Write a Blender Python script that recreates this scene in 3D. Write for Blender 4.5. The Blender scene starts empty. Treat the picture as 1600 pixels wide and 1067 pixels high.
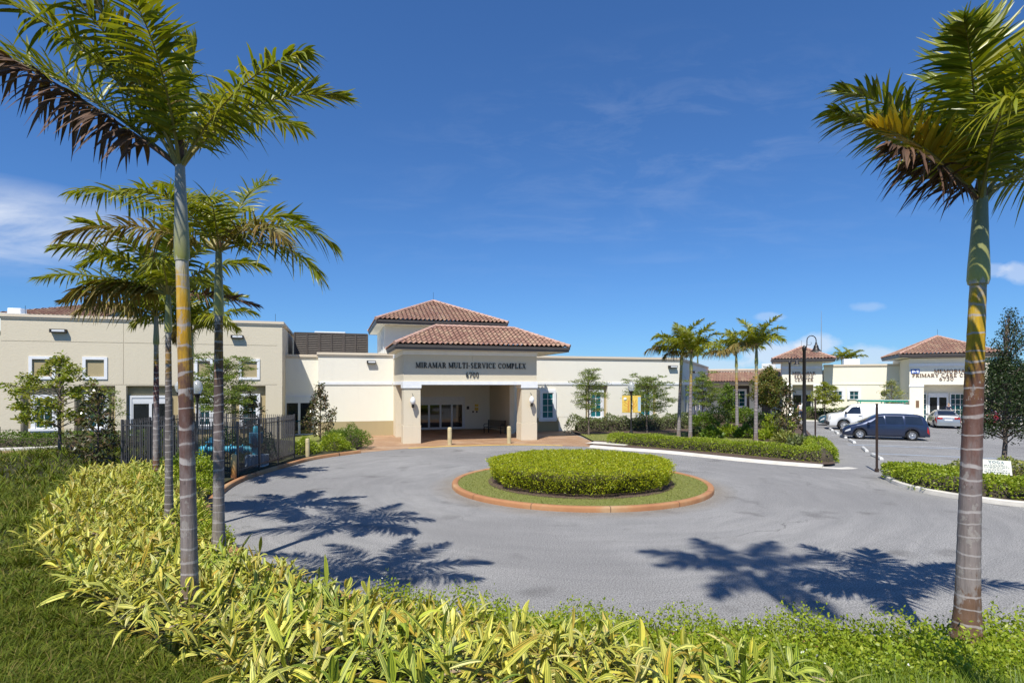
import bpy, bmesh, math, random
import numpy as np
from mathutils import Vector, Matrix
rad = math.radians
sc = bpy.context.scene
COL = sc.collection
rng = np.random.default_rng(7)
random.seed(7)

# ------------------------------------------------------------------ camera
CH = 3.5                       # eye height (m); the photo is an upright view with a shifted lens
cam_d = bpy.data.cameras.new('camera'); cam = bpy.data.objects.new('camera', cam_d); COL.objects.link(cam)
cam_d.sensor_width = 36.0; cam_d.lens = 36.0*900/1600; cam_d.shift_y = 67.5/1600
cam.location = (0, 0, CH); cam.rotation_euler = (rad(90), 0, 0)
cam_d.clip_start = .05; cam_d.clip_end = 5000
sc.camera = cam

# ------------------------------------------------------------------ sun and sky
SUN_EL, SUN_AZ = 57.0, 20.0    # light travels away from the viewer and to the right
ld = Vector((math.sin(rad(SUN_AZ))*math.cos(rad(SUN_EL)), math.cos(rad(SUN_AZ))*math.cos(rad(SUN_EL)), -math.sin(rad(SUN_EL))))
sun_d = bpy.data.lights.new('sun', 'SUN'); sun = bpy.data.objects.new('sun', sun_d); COL.objects.link(sun)
sun_d.energy = 5.0; sun_d.angle = rad(.45); sun_d.color = (1, .955, .87)
sun.rotation_euler = ld.to_track_quat('-Z', 'Y').to_euler(); sun.location = (-20, -40, 60)

world = bpy.data.worlds.new("World"); sc.world = world; world.use_nodes = True
wn = world.node_tree; wn.nodes.clear()
def N(nt, typ, **kw):
    n = nt.nodes.new(typ)
    for k, v in kw.items():
        if k.startswith('i_'): n.inputs[k[2:].replace('_', ' ')].default_value = v
        else: setattr(n, k, v)
    return n
def LK(nt, a, b): nt.links.new(a, b)
def M_(nt, op, a, b=None, c=None, clamp=False):
    n = nt.nodes.new('ShaderNodeMath'); n.operation = op; n.use_clamp = clamp
    for i, v in enumerate((a, b, c)):
        if v is None: continue
        if isinstance(v, (int, float)): n.inputs[i].default_value = v
        else: nt.links.new(v, n.inputs[i])
    return n.outputs[0]
def RAMP(nt, fac, stops, interp='LINEAR'):
    n = nt.nodes.new('ShaderNodeValToRGB'); cr = n.color_ramp; cr.interpolation = interp
    while len(cr.elements) > 1: cr.elements.remove(cr.elements[-1])
    for i, (p, c) in enumerate(stops):
        e = cr.elements[0] if i == 0 else cr.elements.new(p)
        e.position = p; e.color = (*c, 1) if len(c) == 3 else c
    if fac is not None: nt.links.new(fac, n.inputs[0])
    return n.outputs[0]
def MIX(nt, fac, a, b, mode='MIX'):
    n = nt.nodes.new('ShaderNodeMix'); n.data_type = 'RGBA'; n.blend_type = mode
    for idx, v in ((0, fac), (6, a), (7, b)):
        if isinstance(v, (int, float)): n.inputs[idx].default_value = v
        elif isinstance(v, tuple): n.inputs[idx].default_value = (*v, 1) if len(v) == 3 else v
        else: nt.links.new(v, n.inputs[idx])
    return n.outputs[2]
def NOISE(nt, vec, scale, detail=3, rough=.55, dist=0.0):
    n = nt.nodes.new('ShaderNodeTexNoise'); n.inputs['Scale'].default_value = scale
    n.inputs['Detail'].default_value = detail; n.inputs['Roughness'].default_value = rough
    n.inputs['Distortion'].default_value = dist
    if vec is not None: nt.links.new(vec, n.inputs['Vector'])
    return n.outputs['Fac']
def MAPV(nt, vec, loc=(0,0,0), rot=(0,0,0), scale=(1,1,1)):
    n = nt.nodes.new('ShaderNodeMapping'); n.inputs[1].default_value = loc
    n.inputs[2].default_value = rot; n.inputs[3].default_value = scale
    nt.links.new(vec, n.inputs[0]); return n.outputs[0]

sky = N(wn, 'ShaderNodeTexSky', sky_type='NISHITA', sun_disc=False, sun_elevation=rad(SUN_EL), sun_rotation=rad(180+SUN_AZ),
        altitude=0, air_density=1.0, dust_density=.0, ozone_density=3.0)
gm = N(wn, 'ShaderNodeGamma'); gm.inputs[1].default_value = .86; LK(wn, sky.outputs[0], gm.inputs[0])
skyblue = MIX(wn, 1.0, gm.outputs[0], (.42, .755, 1.22), 'MULTIPLY')   # deep polarised blue of the photograph's air
tc = N(wn, 'ShaderNodeTexCoord')
sep = N(wn, 'ShaderNodeSeparateXYZ'); LK(wn, tc.outputs['Generated'], sep.inputs[0])
ay = M_(wn, 'MAXIMUM', M_(wn, 'ABSOLUTE', sep.outputs[1]), .05)
gx = M_(wn, 'DIVIDE', sep.outputs[0], ay); gz = M_(wn, 'DIVIDE', sep.outputs[2], ay)
cmb = N(wn, 'ShaderNodeCombineXYZ'); LK(wn, gx, cmb.inputs[0]); LK(wn, gz, cmb.inputs[1]); LK(wn, sep.outputs[1], cmb.inputs[2])
front = M_(wn, 'GREATER_THAN', sep.outputs[1], 0)
def blob(cx, cz, rx, rz, rot=0.0):                          # soft elliptical region of sky, by direction
    v = MAPV(wn, cmb.outputs[0], loc=(-cx, -cz, 0)); v = MAPV(wn, v, rot=(0, 0, -rot)); v = MAPV(wn, v, scale=(1/rx, 1/rz, 0))
    l = N(wn, 'ShaderNodeVectorMath', operation='LENGTH'); LK(wn, v, l.inputs[0])
    return M_(wn, 'SUBTRACT', 1.0, l.outputs['Value'], clamp=True)
streak = NOISE(wn, MAPV(wn, cmb.outputs[0], rot=(0, 0, .22), scale=(1.6, 9, 1)), 3.2, 6, .6, .4)
puff = NOISE(wn, MAPV(wn, cmb.outputs[0], scale=(1, 1.5, 1)), 16, 7, .62, .2)
wisp = NOISE(wn, MAPV(wn, cmb.outputs[0], rot=(0, 0, -.5), scale=(1, 3, 1)), 5.5, 6, .65, .5)
c1 = M_(wn, 'MULTIPLY', M_(wn, 'POWER', blob(-.88, .292, .31, .075, -.17), .9), M_(wn, 'MULTIPLY_ADD', streak, 1.9, -.25, clamp=True), clamp=True)
c2 = M_(wn, 'MULTIPLY', blob(-.93, .235, .36, .06, -.1), M_(wn, 'MULTIPLY_ADD', streak, 1.2, -.35, clamp=True))
def cumulus(cx, cz, rx, rz, k, a):
    return M_(wn, 'MULTIPLY', M_(wn, 'MULTIPLY_ADD', M_(wn, 'ADD', blob(cx, cz, rx, rz), M_(wn, 'SUBTRACT', puff, .5)), 3.0, -k, clamp=True), a)
cl = M_(wn, 'ADD', c1, c2)
for a in ((.46, .05, .10, .045, .92, .75), (.53, .072, .06, .03, .95, .7), (.45, .118, .045, .012, .8, .3), (.83, .2, .06, .02, .9, .35), (.88, .195, .05, .03, .8, .5),
          (.70, .02, .16, .02, .85, .45), (.62, .135, .05, .014, .9, .25), (.3, .035, .2, .02, .8, .5), (.63, .05, .09, .03, .85, .6)):
    cl = M_(wn, 'ADD', cl, cumulus(*a))
thin = M_(wn, 'MULTIPLY', blob(.3, .42, .62, .22, .1), M_(wn, 'MULTIPLY_ADD', wisp, 1.7, -.82, clamp=True))
thin2 = M_(wn, 'MULTIPLY', blob(.2, .28, .75, .14), M_(wn, 'MULTIPLY_ADD', streak, 1.2, -.6, clamp=True))
cl = M_(wn, 'ADD', cl, M_(wn, 'MULTIPLY', M_(wn, 'ADD', thin, thin2), .32))
cl = M_(wn, 'MULTIPLY', M_(wn, 'MULTIPLY', cl, .85, clamp=True), front)
skyc = MIX(wn, cl, skyblue, (6.0, 6.5, 7.4))
bg = N(wn, 'ShaderNodeBackground'); bg.inputs['Strength'].default_value = .105; LK(wn, skyc, bg.inputs['Color'])
wo = N(wn, 'ShaderNodeOutputWorld'); LK(wn, bg.outputs[0], wo.inputs[0])

sc.view_settings.view_transform = 'Standard'; sc.view_settings.look = 'None'
sc.view_settings.exposure = 0.32; sc.view_settings.gamma = 1.0
try: sc.cycles.max_bounces = 6; sc.cycles.transparent_max_bounces = 8
except Exception: pass

# ------------------------------------------------------------------ helpers
def tag(o, label=None, cat=None, group=None, kind=None):
    if label: o['label'] = label
    if cat: o['category'] = cat
    if group: o['group'] = group
    if kind: o['kind'] = kind
    return o
def empty(name, loc=(0,0,0), rz=0.0, label=None, cat=None, group=None):
    o = bpy.data.objects.new(name, None); COL.objects.link(o); o.empty_display_size = .2
    o.location = loc; o.rotation_euler = (0, 0, rz)
    return tag(o, label, cat, group)
def link(name, me, parent=None, loc=None):
    o = bpy.data.objects.new(name, me); COL.objects.link(o)
    if parent is not None: o.parent = parent
    if loc is not None: o.location = loc
    return o
def copy_tree(o, parent=None):
    c = o.copy(); COL.objects.link(c)
    if parent is not None: c.parent = parent
    for ch in list(o.children): copy_tree(ch, c)
    return c
def arr_mesh(name, V, F, UV=None, mats=(), mi=None, smooth=False):
    """quads/tris given as numpy arrays (F: n x 4 or n x 3; UV per corner)"""
    V = np.asarray(V, np.float32).reshape(-1, 3); F = np.asarray(F, np.int32); k = F.shape[1]
    me = bpy.data.meshes.new(name); n = len(F)
    me.vertices.add(len(V)); me.vertices.foreach_set('co', V.ravel())
    me.loops.add(n*k); me.loops.foreach_set('vertex_index', F.ravel())
    me.polygons.add(n); me.polygons.foreach_set('loop_start', np.arange(0, n*k, k, dtype=np.int32))
    if mi is not None: me.polygons.foreach_set('material_index', np.asarray(mi, np.int32))
    if smooth: me.polygons.foreach_set('use_smooth', np.ones(n, bool))
    if UV is not None:
        uv = me.uv_layers.new(name='UVMap'); uv.data.foreach_set('uv', np.asarray(UV, np.float32).ravel())
    for m in mats: me.materials.append(m)
    me.update(calc_edges=True); me.validate(); return me

class MB:
    """collects shapes, then links them as ONE mesh object"""
    def __init__(s): s.v = []; s.f = []; s.m = []; s.sm = []
    def add(s, vs, fs, mi=0, smooth=False):
        b = len(s.v); s.v += [tuple(v) for v in vs]
        for f in fs: s.f.append([b+i for i in f]); s.m.append(mi); s.sm.append(smooth)
    def box(s, x0, x1, y0, y1, z0, z1, mi=0, M=None, bev=0.0):
        if bev > 0:
            b = bev
            P = []
            for z, i in ((z0, b), (z0+b, 0), (z1-b, 0), (z1, b)):
                X0, X1, Y0, Y1 = x0+i, x1-i, y0+i, y1-i; c = b if i == 0 else 0
                P.append([(X0+c, Y0, z), (X1-c, Y0, z), (X1, Y0+c, z), (X1, Y1-c, z), (X1-c, Y1, z), (X0+c, Y1, z), (X0, Y1-c, z), (X0, Y0+c, z)])
            vs = [p for r in P for p in r]; fs = [list(range(7, -1, -1)), list(range(24, 32))]
            for r in range(3):
                for k in range(8): fs.append([r*8+k, r*8+(k+1) % 8, r*8+8+(k+1) % 8, r*8+8+k])
        else:
            vs = [(x0,y0,z0),(x1,y0,z0),(x1,y1,z0),(x0,y1,z0),(x0,y0,z1),(x1,y0,z1),(x1,y1,z1),(x0,y1,z1)]
            fs = [[3,2,1,0],[4,5,6,7],[0,1,5,4],[1,2,6,5],[2,3,7,6],[3,0,4,7]]
        if M is not None: vs = [M @ Vector(v) for v in vs]
        s.add(vs, fs, mi)
    def bar(s, a, b, w, h, mi=0, up=(0,0,1)):
        a, b = Vector(a), Vector(b); d = (b-a).normalized(); u = Vector(up)
        if abs(d.dot(u)) > .99: u = Vector((1, 0, 0))
        x = d.cross(u).normalized(); y = x.cross(d)
        vs = [p + x*i*w/2 + y*j*h/2 for p in (a, b) for i, j in ((-1,-1),(1,-1),(1,1),(-1,1))]
        s.add(vs, [[3,2,1,0],[4,5,6,7],[0,1,5,4],[1,2,6,5],[2,3,7,6],[3,0,4,7]], mi)
    def tube(s, pts, rs, n=8, mi=0, cap=True, smooth=True):
        pts = [Vector(p) for p in pts]
        if isinstance(rs, (int, float)): rs = [rs]*len(pts)
        vs = []; ref = Vector((0, 0, 1))
        for i, p in enumerate(pts):
            d = (pts[min(i+1, len(pts)-1)]-pts[max(i-1, 0)]).normalized()
            if abs(d.dot(ref)) > .95: ref = Vector((1, 0, 0)) if abs(d.x) < .9 else Vector((0, 1, 0))
            x = d.cross(ref).normalized(); y = x.cross(d).normalized(); ref = -x.cross(d) if False else ref
            for k in range(n):
                a = 2*math.pi*k/n; vs.append(p + (x*math.cos(a)+y*math.sin(a))*rs[i])
        fs = []
        for i in range(len(pts)-1):
            for k in range(n): fs.append([i*n+k, i*n+(k+1) % n, (i+1)*n+(k+1) % n, (i+1)*n+k])
        s.add(vs, fs, mi, smooth)
        if cap: s.add(vs[:n], [list(range(n))], mi); s.add(vs[-n:], [list(range(n-1, -1, -1))], mi)
    def lathe(s, prof, n=16, mi=0, M=None, smooth=True):
        vs = [(r*math.cos(2*math.pi*k/n), r*math.sin(2*math.pi*k/n), z) for r, z in prof for k in range(n)]
        if M is not None: vs = [M @ Vector(v) for v in vs]
        fs = [[i*n+k, i*n+(k+1) % n, (i+1)*n+(k+1) % n, (i+1)*n+k] for i in range(len(prof)-1) for k in range(n)]
        s.add(vs, fs, mi, smooth)
    def prism(s, poly, z0, z1, mi=0, side_mi=None):
        n = len(poly); vs = [(x, y, z0) for x, y in poly] + [(x, y, z1) for x, y in poly]
        s.add(vs, [list(range(n, 2*n))], mi); s.add(vs, [list(range(n-1, -1, -1))], mi)
        s.add(vs, [[i, (i+1) % n, n+(i+1) % n, n+i] for i in range(n)], mi if side_mi is None else side_mi)
    def mesh(s, name, mats):
        me = bpy.data.meshes.new(name); me.from_pydata(s.v, [], s.f)
        for m in (mats if isinstance(mats, (list, tuple)) else [mats]): me.materials.append(m)
        me.polygons.foreach_set('material_index', s.m); me.polygons.foreach_set('use_smooth', s.sm)
        me.update(); return me
    def build(s, name, mats, parent=None, loc=None): return link(name, s.mesh(name, mats), parent, loc)

def G(px, py, z=0.0):                                        # ground point under a place measured in the photo
    Y = 900*(CH-z)/(py-601); return ((px-800)/900*Y, Y)

# ------------------------------------------------------------------ materials
MATS = {}
def newmat(name):
    m = bpy.data.materials.new(name); m.use_nodes = True; nt = m.node_tree
    MATS[name] = m; return m, nt, nt.nodes['Principled BSDF']
def simple(name, col, rough=.6, metal=0.0, var=.12, scale=6.0, bump=0.0, bscale=60, spec=None, coat=0.0):
    m, nt, p = newmat(name); t = N(nt, 'ShaderNodeTexCoord')
    n = NOISE(nt, t.outputs['Object'], scale, 4)
    lo = tuple(c*(1-var) for c in col); hi = tuple(min(1, c*(1+var)) for c in col)
    LK(nt, RAMP(nt, n, [(.3, lo), (.7, hi)]), p.inputs['Base Color'])
    p.inputs['Roughness'].default_value = rough; p.inputs['Metallic'].default_value = metal
    if spec is not None: p.inputs['Specular IOR Level'].default_value = spec
    if coat: p.inputs['Coat Weight'].default_value = coat; p.inputs['Coat Roughness'].default_value = .04
    if bump:
        b = N(nt, 'ShaderNodeBump'); b.inputs['Strength'].default_value = bump; b.inputs['Distance'].default_value = .02
        LK(nt, NOISE(nt, t.outputs['Object'], bscale, 3), b.inputs['Height']); LK(nt, b.outputs[0], p.inputs['Normal'])
    return m
def stucco(name, col):
    m, nt, p = newmat(name); t = N(nt, 'ShaderNodeTexCoord'); o = t.outputs['Object']
    big = NOISE(nt, o, .45, 4, .6); st = NOISE(nt, MAPV(nt, o, scale=(2.2, 2.2, .18)), 1.4, 5, .6)
    c = MIX(nt, M_(nt, 'MULTIPLY_ADD', big, .5, 0), tuple(x*1.03 for x in col), tuple(x*.9 for x in col))
    c = MIX(nt, M_(nt, 'MULTIPLY_ADD', st, .7, -.38, clamp=True), c, tuple(x*.8 for x in col))
    LK(nt, c, p.inputs['Base Color']); p.inputs['Roughness'].default_value = .9; p.inputs['Specular IOR Level'].default_value = .2
    b = N(nt, 'ShaderNodeBump'); b.inputs['Strength'].default_value = .34; b.inputs['Distance'].default_value = .03
    h = M_(nt, 'ADD', NOISE(nt, o, 14, 4, .6), M_(nt, 'MULTIPLY', NOISE(nt, o, 55, 2), .4))
    LK(nt, h, b.inputs['Height']); LK(nt, b.outputs[0], p.inputs['Normal'])
    return m
def leafmat(name, cols, trans=.35, rough=.45, stripe=None, spec=.4):
    """cols: ramp over a random value per leaf; stripe: second colour along the leaf margin (UV x)"""
    m, nt, p = newmat(name); g = N(nt, 'ShaderNodeNewGeometry')
    r = g.outputs['Random Per Island']; k = len(cols)
    c = RAMP(nt, r, [(i/(k-1), q) for i, q in enumerate(cols)])
    if stripe is not None:
        uv = N(nt, 'ShaderNodeTexCoord').outputs['UV']; s = N(nt, 'ShaderNodeSeparateXYZ'); LK(nt, uv, s.inputs[0])
        oi = M_(nt, 'MULTIPLY', r, 37.0); vv = N(nt, 'ShaderNodeCombineXYZ')
        LK(nt, s.outputs[0], vv.inputs[0]); LK(nt, M_(nt, 'MULTIPLY', s.outputs[1], .22), vv.inputs[1]); LK(nt, oi, vv.inputs[2])
        w = NOISE(nt, MAPV(nt, vv.outputs[0], scale=(9, 1, 1)), 1.0, 2, .5)
        c = MIX(nt, RAMP(nt, w, [(.44, (0,0,0)), (.54, (1,1,1))]), stripe, c)
    LK(nt, c, p.inputs['Base Color']); p.inputs['Roughness'].default_value = rough; p.inputs['Specular IOR Level'].default_value = spec
    tr = N(nt, 'ShaderNodeBsdfTranslucent'); tcv = MIX(nt, 1.0, c, (1.25, 1.2, .45), 'MULTIPLY'); LK(nt, tcv, tr.inputs[0])
    mx = N(nt, 'ShaderNodeMixShader'); mx.inputs[0].default_value = trans
    LK(nt, p.outputs[0], mx.inputs[1]); LK(nt, tr.outputs[0], mx.inputs[2])
    out = [n for n in nt.nodes if n.type == 'OUTPUT_MATERIAL'][0]; LK(nt, mx.outputs[0], out.inputs[0])
    return m

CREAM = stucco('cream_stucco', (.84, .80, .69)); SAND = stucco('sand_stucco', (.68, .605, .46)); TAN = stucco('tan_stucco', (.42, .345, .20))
YCREAM = stucco('yellow_cream_stucco', (.85, .80, .66))
WHITE = simple('white_trim', (.80, .81, .82), .6, var=.05, scale=3); CAP = stucco('parapet_cap', (.72, .62, .48))
ROOFDECK = simple('roof_membrane', (.6, .6, .58), .8)
BRONZE = simple('dark_bronze_fascia', (.075, .062, .054), .45, var=.1, scale=2); LOUV = simple('brown_louver', (.085, .068, .055), .5, var=.15)
DARKMETAL = simple('dark_metal', (.03, .027, .026), .4, .3, var=.2); GREYFENCE = simple('fence_paint', (.085, .082, .085), .38, .2, var=.2)
GLASSD = simple('dark_glass', (.012, .015, .018), .04, var=.3, scale=1.2, spec=.8)
ALU = simple('white_aluminium', (.72, .73, .74), .35, var=.04)
BLACK = simple('black_letters', (.012, .010, .010), .5); LETTERBROWN = simple('brown_letters', (.20, .115, .06), .5)
BOLLARD = simple('tan_bollard_paint', (.50, .42, .24), .55, var=.15, scale=4)
CONC = simple('pale_concrete', (.56, .53, .47), .85, var=.16, scale=1.8, bump=.2, bscale=40)
WSTOP = simple('wheel_stop_concrete', (.52, .52, .5), .85, var=.2, scale=3)
YELLOW = simple('yellow_curb_paint', (.78, .52, .07), .6, var=.15, scale=3)
LINEW = simple('white_line_paint', (.6, .62, .63), .7, var=.25, scale=2.5); LINEB = simple('blue_line_paint', (.38, .5, .66), .7, var=.25, scale=2.5)
RUBBER = simple('tyre_rubber', (.018, .018, .019), .8); RIM = simple('wheel_rim', (.55, .56, .58), .3, .7, var=.1)
BLACKPL = simple('black_plastic', (.02, .02, .021), .5); REDL = simple('red_lens', (.4, .012, .015), .15, coat=.5); HEADL = simple('clear_lens', (.55, .56, .57), .08, coat=1)
TRUNKW = simple('tree_bark', (.16, .125, .10), .9, var=.35, scale=9, bump=.6, bscale=25)
MULCH = simple('mulch', (.085, .055, .038), .95, var=.5, scale=14, bump=.8, bscale=30)
def glassmat():
    m, nt, p = newmat('teal_window_glass'); t = N(nt, 'ShaderNodeTexCoord')
    w = N(nt, 'ShaderNodeTexWave', wave_type='BANDS', bands_direction='X'); w.inputs['Scale'].default_value = 3.2; w.inputs['Distortion'].default_value = .4
    LK(nt, t.outputs['Object'], w.inputs[0])
    n = NOISE(nt, t.outputs['Object'], .8, 2)
    LK(nt, MIX(nt, w.outputs['Fac'], RAMP(nt, n, [(.3, (.01, .13, .15)), (.7, (.02, .24, .26))]), (.012, .10, .115)), p.inputs['Base Color'])
    p.inputs['Roughness'].default_value = .06; p.inputs['Specular IOR Level'].default_value = .7; return m
TEAL = glassmat()
TEALD = simple('dark_teal_glass', (.006, .05, .062), .06, var=.5, scale=1.5, spec=.7)
def tile_mat():
    m, nt, p = newmat('clay_roof_tiles'); uv = N(nt, 'ShaderNodeTexCoord').outputs['UV']
    s = N(nt, 'ShaderNodeSeparateXYZ'); LK(nt, uv, s.inputs[0]); c = N(nt, 'ShaderNodeCombineXYZ')
    LK(nt, M_(nt, 'FLOOR', s.outputs[0]), c.inputs[0]); LK(nt, M_(nt, 'FLOOR', s.outputs[1]), c.inputs[1])
    w = N(nt, 'ShaderNodeTexWhiteNoise', noise_dimensions='2D'); LK(nt, c.outputs[0], w.inputs['Vector'])
    col = RAMP(nt, w.outputs['Value'], [(0, (.26, .14, .10)), (.4, (.31, .175, .125)), (.75, (.345, .215, .145)), (.95, (.39, .265, .175)), (1, (.245, .135, .10))])
    n = NOISE(nt, N(nt, 'ShaderNodeTexCoord').outputs['Object'], 1.3, 4)
    col = MIX(nt, M_(nt, 'MULTIPLY_ADD', n, .8, -.28, clamp=True), col, (.2, .1, .08))
    LK(nt, col, p.inputs['Base Color']); p.inputs['Roughness'].default_value = .75; return m
TILE = tile_mat(); RIDGE = simple('pink_ridge_mortar', (.46, .29, .225), .8, var=.2, scale=4)
def asphalt():
    m, nt, p = newmat('worn_asphalt'); o = N(nt, 'ShaderNodeTexCoord').outputs['Object']
    fine = NOISE(nt, o, 38, 4, .85); big = NOISE(nt, o, .22, 5, .6); mid = NOISE(nt, o, 1.1, 5, .65)
    # tyre scuffing that follows the turning circle round the island
    v = MAPV(nt, o, loc=(-2.35, -20.2, 0)); s = N(nt, 'ShaderNodeSeparateXYZ'); LK(nt, v, s.inputs[0])
    r = M_(nt, 'SQRT', M_(nt, 'ADD', M_(nt, 'POWER', s.outputs[0], 2.0), M_(nt, 'POWER', s.outputs[1], 2.0)))
    a = M_(nt, 'ARCTAN2', s.outputs[1], s.outputs[0]); cv = N(nt, 'ShaderNodeCombineXYZ')
    wv = NOISE(nt, o, .35, 3); LK(nt, M_(nt, 'ADD', M_(nt, 'MULTIPLY', r, 2.3), M_(nt, 'MULTIPLY', wv, 2.2)), cv.inputs[0]); LK(nt, M_(nt, 'MULTIPLY', a, 2.6), cv.inputs[1])
    ring = NOISE(nt, cv.outputs[0], 1.0, 5, .65, .3)
    c = RAMP(nt, big, [(.3, (.235, .23, .222)), (.7, (.285, .277, .265))])
    c = MIX(nt, M_(nt, 'MULTIPLY_ADD', ring, 2.0, -.78, clamp=True), c, (.175, .173, .17))
    c = MIX(nt, M_(nt, 'MULTIPLY_ADD', ring, -1.8, .74, clamp=True), c, (.31, .302, .288))
    c = MIX(nt, M_(nt, 'MULTIPLY_ADD', mid, 1.3, -.72, clamp=True), c, (.15, .145, .138))
    vo = N(nt, 'ShaderNodeTexVoronoi', feature='DISTANCE_TO_EDGE'); vo.inputs['Scale'].default_value = .17
    wo_ = N(nt, 'ShaderNodeVectorMath', operation='MULTIPLY_ADD'); nz_ = N(nt, 'ShaderNodeTexNoise'); nz_.inputs['Scale'].default_value = .9; nz_.inputs['Detail'].default_value = 5
    LK(nt, o, nz_.inputs['Vector']); LK(nt, nz_.outputs['Color'], wo_.inputs[0]); wo_.inputs[1].default_value = (1.6, 1.6, 0); LK(nt, o, wo_.inputs[2]); LK(nt, wo_.outputs[0], vo.inputs['Vector'])
    crack = M_(nt, 'MULTIPLY', M_(nt, 'LESS_THAN', vo.outputs['Distance'], .0022), M_(nt, 'MULTIPLY_ADD', big, 3.0, -1.2, clamp=True))
    pch = NOISE(nt, o, .13, 3, .5); c = MIX(nt, RAMP(nt, pch, [(.5, (0, 0, 0)), (.56, (.5, .5, .5))]), c, (.19, .185, .18)); spt = NOISE(nt, o, .8, 2, .4); c = MIX(nt, RAMP(nt, spt, [(.63, (0, 0, 0)), (.72, (.6, .6, .6))]), c, (.12, .115, .11))
    c = MIX(nt, M_(nt, 'MULTIPLY', crack, .7), c, (.08, .078, .075))
    edge = M_(nt, 'SUBTRACT', 1.0, M_(nt, 'MULTIPLY', M_(nt, 'ABSOLUTE', M_(nt, 'SUBTRACT', r, 4.6)), 1.5), clamp=True)
    c = MIX(nt, M_(nt, 'MULTIPLY', M_(nt, 'MULTIPLY', edge, mid), 1.0, clamp=True), c, (.19, .155, .11))
    c = MIX(nt, .8, c, RAMP(nt, fine, [(.38, (.08, .08, .08)), (.62, (.92, .92, .92))]), 'OVERLAY')
    LK(nt, c, p.inputs['Base Color']); p.inputs['Roughness'].default_value = .88; p.inputs['Specular IOR Level'].default_value = .25
    b = N(nt, 'ShaderNodeBump'); b.inputs['Strength'].default_value = .35; b.inputs['Distance'].default_value = .01
    LK(nt, NOISE(nt, o, 90, 2), b.inputs['Height']); LK(nt, b.outputs[0], p.inputs['Normal']); return m
ASPH = asphalt()
def paver():
    m, nt, p = newmat('stamped_brick_paving'); o = N(nt, 'ShaderNodeTexCoord').outputs['Object']
    b = N(nt, 'ShaderNodeTexBrick'); LK(nt, MAPV(nt, o, rot=(0, 0, rad(17))), b.inputs['Vector'])
    b.inputs['Scale'].default_value = 1.0; b.inputs['Brick Width'].default_value = .6; b.inputs['Row Height'].default_value = .3; b.inputs['Mortar Size'].default_value = .012
    b.inputs['Color1'].default_value = (.29, .165, .09, 1); b.inputs['Color2'].default_value = (.37, .225, .125, 1); b.inputs['Mortar'].default_value = (.17, .095, .055, 1)
    n = NOISE(nt, o, .7, 5, .6)
    c = MIX(nt, M_(nt, 'MULTIPLY_ADD', n, 2.2, -1.0, clamp=True), b.outputs['Color'], (.46, .34, .235))
    LK(nt, c, p.inputs['Base Color']); p.inputs['Roughness'].default_value = .7; return m
PAVER = paver()
def rustcurb():
    m, nt, p = newmat('rust_stained_curb'); o = N(nt, 'ShaderNodeTexCoord').outputs['Object']
    n = NOISE(nt, o, .9, 5, .65); f = NOISE(nt, o, 12, 3)
    c = RAMP(nt, n, [(.3, (.32, .135, .06)), (.5, (.40, .195, .085)), (.7, (.45, .30, .16))])
    s = N(nt, 'ShaderNodeSeparateXYZ'); LK(nt, MAPV(nt, o, loc=(-2.38, -20.25, 0)), s.inputs[0]); a = M_(nt, 'FRACT', M_(nt, 'MULTIPLY', M_(nt, 'ARCTAN2', s.outputs[1], s.outputs[0]), 2.0))
    c = MIX(nt, M_(nt, 'LESS_THAN', a, .010), MIX(nt, M_(nt, 'MULTIPLY', f, .45), c, (.3, .14, .06)), (.10, .06, .035))
    LK(nt, c, p.inputs['Base Color']); p.inputs['Roughness'].default_value = .85; return m
RUST = rustcurb()
def soilgrass(name, a, b, c):
    m, nt, p = newmat(name); o = N(nt, 'ShaderNodeTexCoord').outputs['Object']
    n = NOISE(nt, o, 1.2, 5, .65); f = NOISE(nt, o, 30, 3, .7)
    q = MIX(nt, n, a, b); LK(nt, MIX(nt, M_(nt, 'MULTIPLY_ADD', f, 1.4, -.4, clamp=True), q, c), p.inputs['Base Color'])
    p.inputs['Roughness'].default_value = .95
    bm = N(nt, 'ShaderNodeBump'); bm.inputs['Strength'].default_value = .7; bm.inputs['Distance'].default_value = .04
    LK(nt, f, bm.inputs['Height']); LK(nt, bm.outputs[0], p.inputs['Normal']); return m
LAWN = soilgrass('lawn_turf', (.16, .195, .03), (.24, .235, .07), (.10, .115, .02)); DIRT = soilgrass('planting_soil', (.040, .045, .012), (.035, .028, .012), (.02, .022, .007))
# ------------------------------------------------------------------ ground, road, kerbs
def poly_sheet(name, poly, z, mat, kind='structure', sub=None):
    bm = bmesh.new(); f = bm.faces.new([bm.verts.new((x, y, z)) for x, y in poly]); bmesh.ops.triangulate(bm, faces=[f])
    me = bpy.data.meshes.new(name); bm.to_mesh(me); bm.free(); me.materials.append(mat)
    for p in me.polygons:
        if p.normal.z < 0: p.flip()
    return tag(link(name, me), kind=kind)
def smooth_line(pts, n=8, closed=False):
    P = [Vector((*p, 0)) for p in pts]; out = []; m = len(P); last = m if closed else m-1
    for i in range(last):
        if closed: p0, p1, p2, p3 = P[(i-1) % m], P[i], P[(i+1) % m], P[(i+2) % m]
        else: p0, p1, p2, p3 = P[max(i-1, 0)], P[i], P[i+1], P[min(i+2, m-1)]
        for k in range(n):
            t = k/n
            q = .5*((2*p1)+(p2-p0)*t+(2*p0-5*p1+4*p2-p3)*t*t+(3*p1-p0-3*p2+p3)*t**3); out.append((q.x, q.y))
    if not closed: out.append(tuple(P[-1][:2]))
    return out
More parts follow.
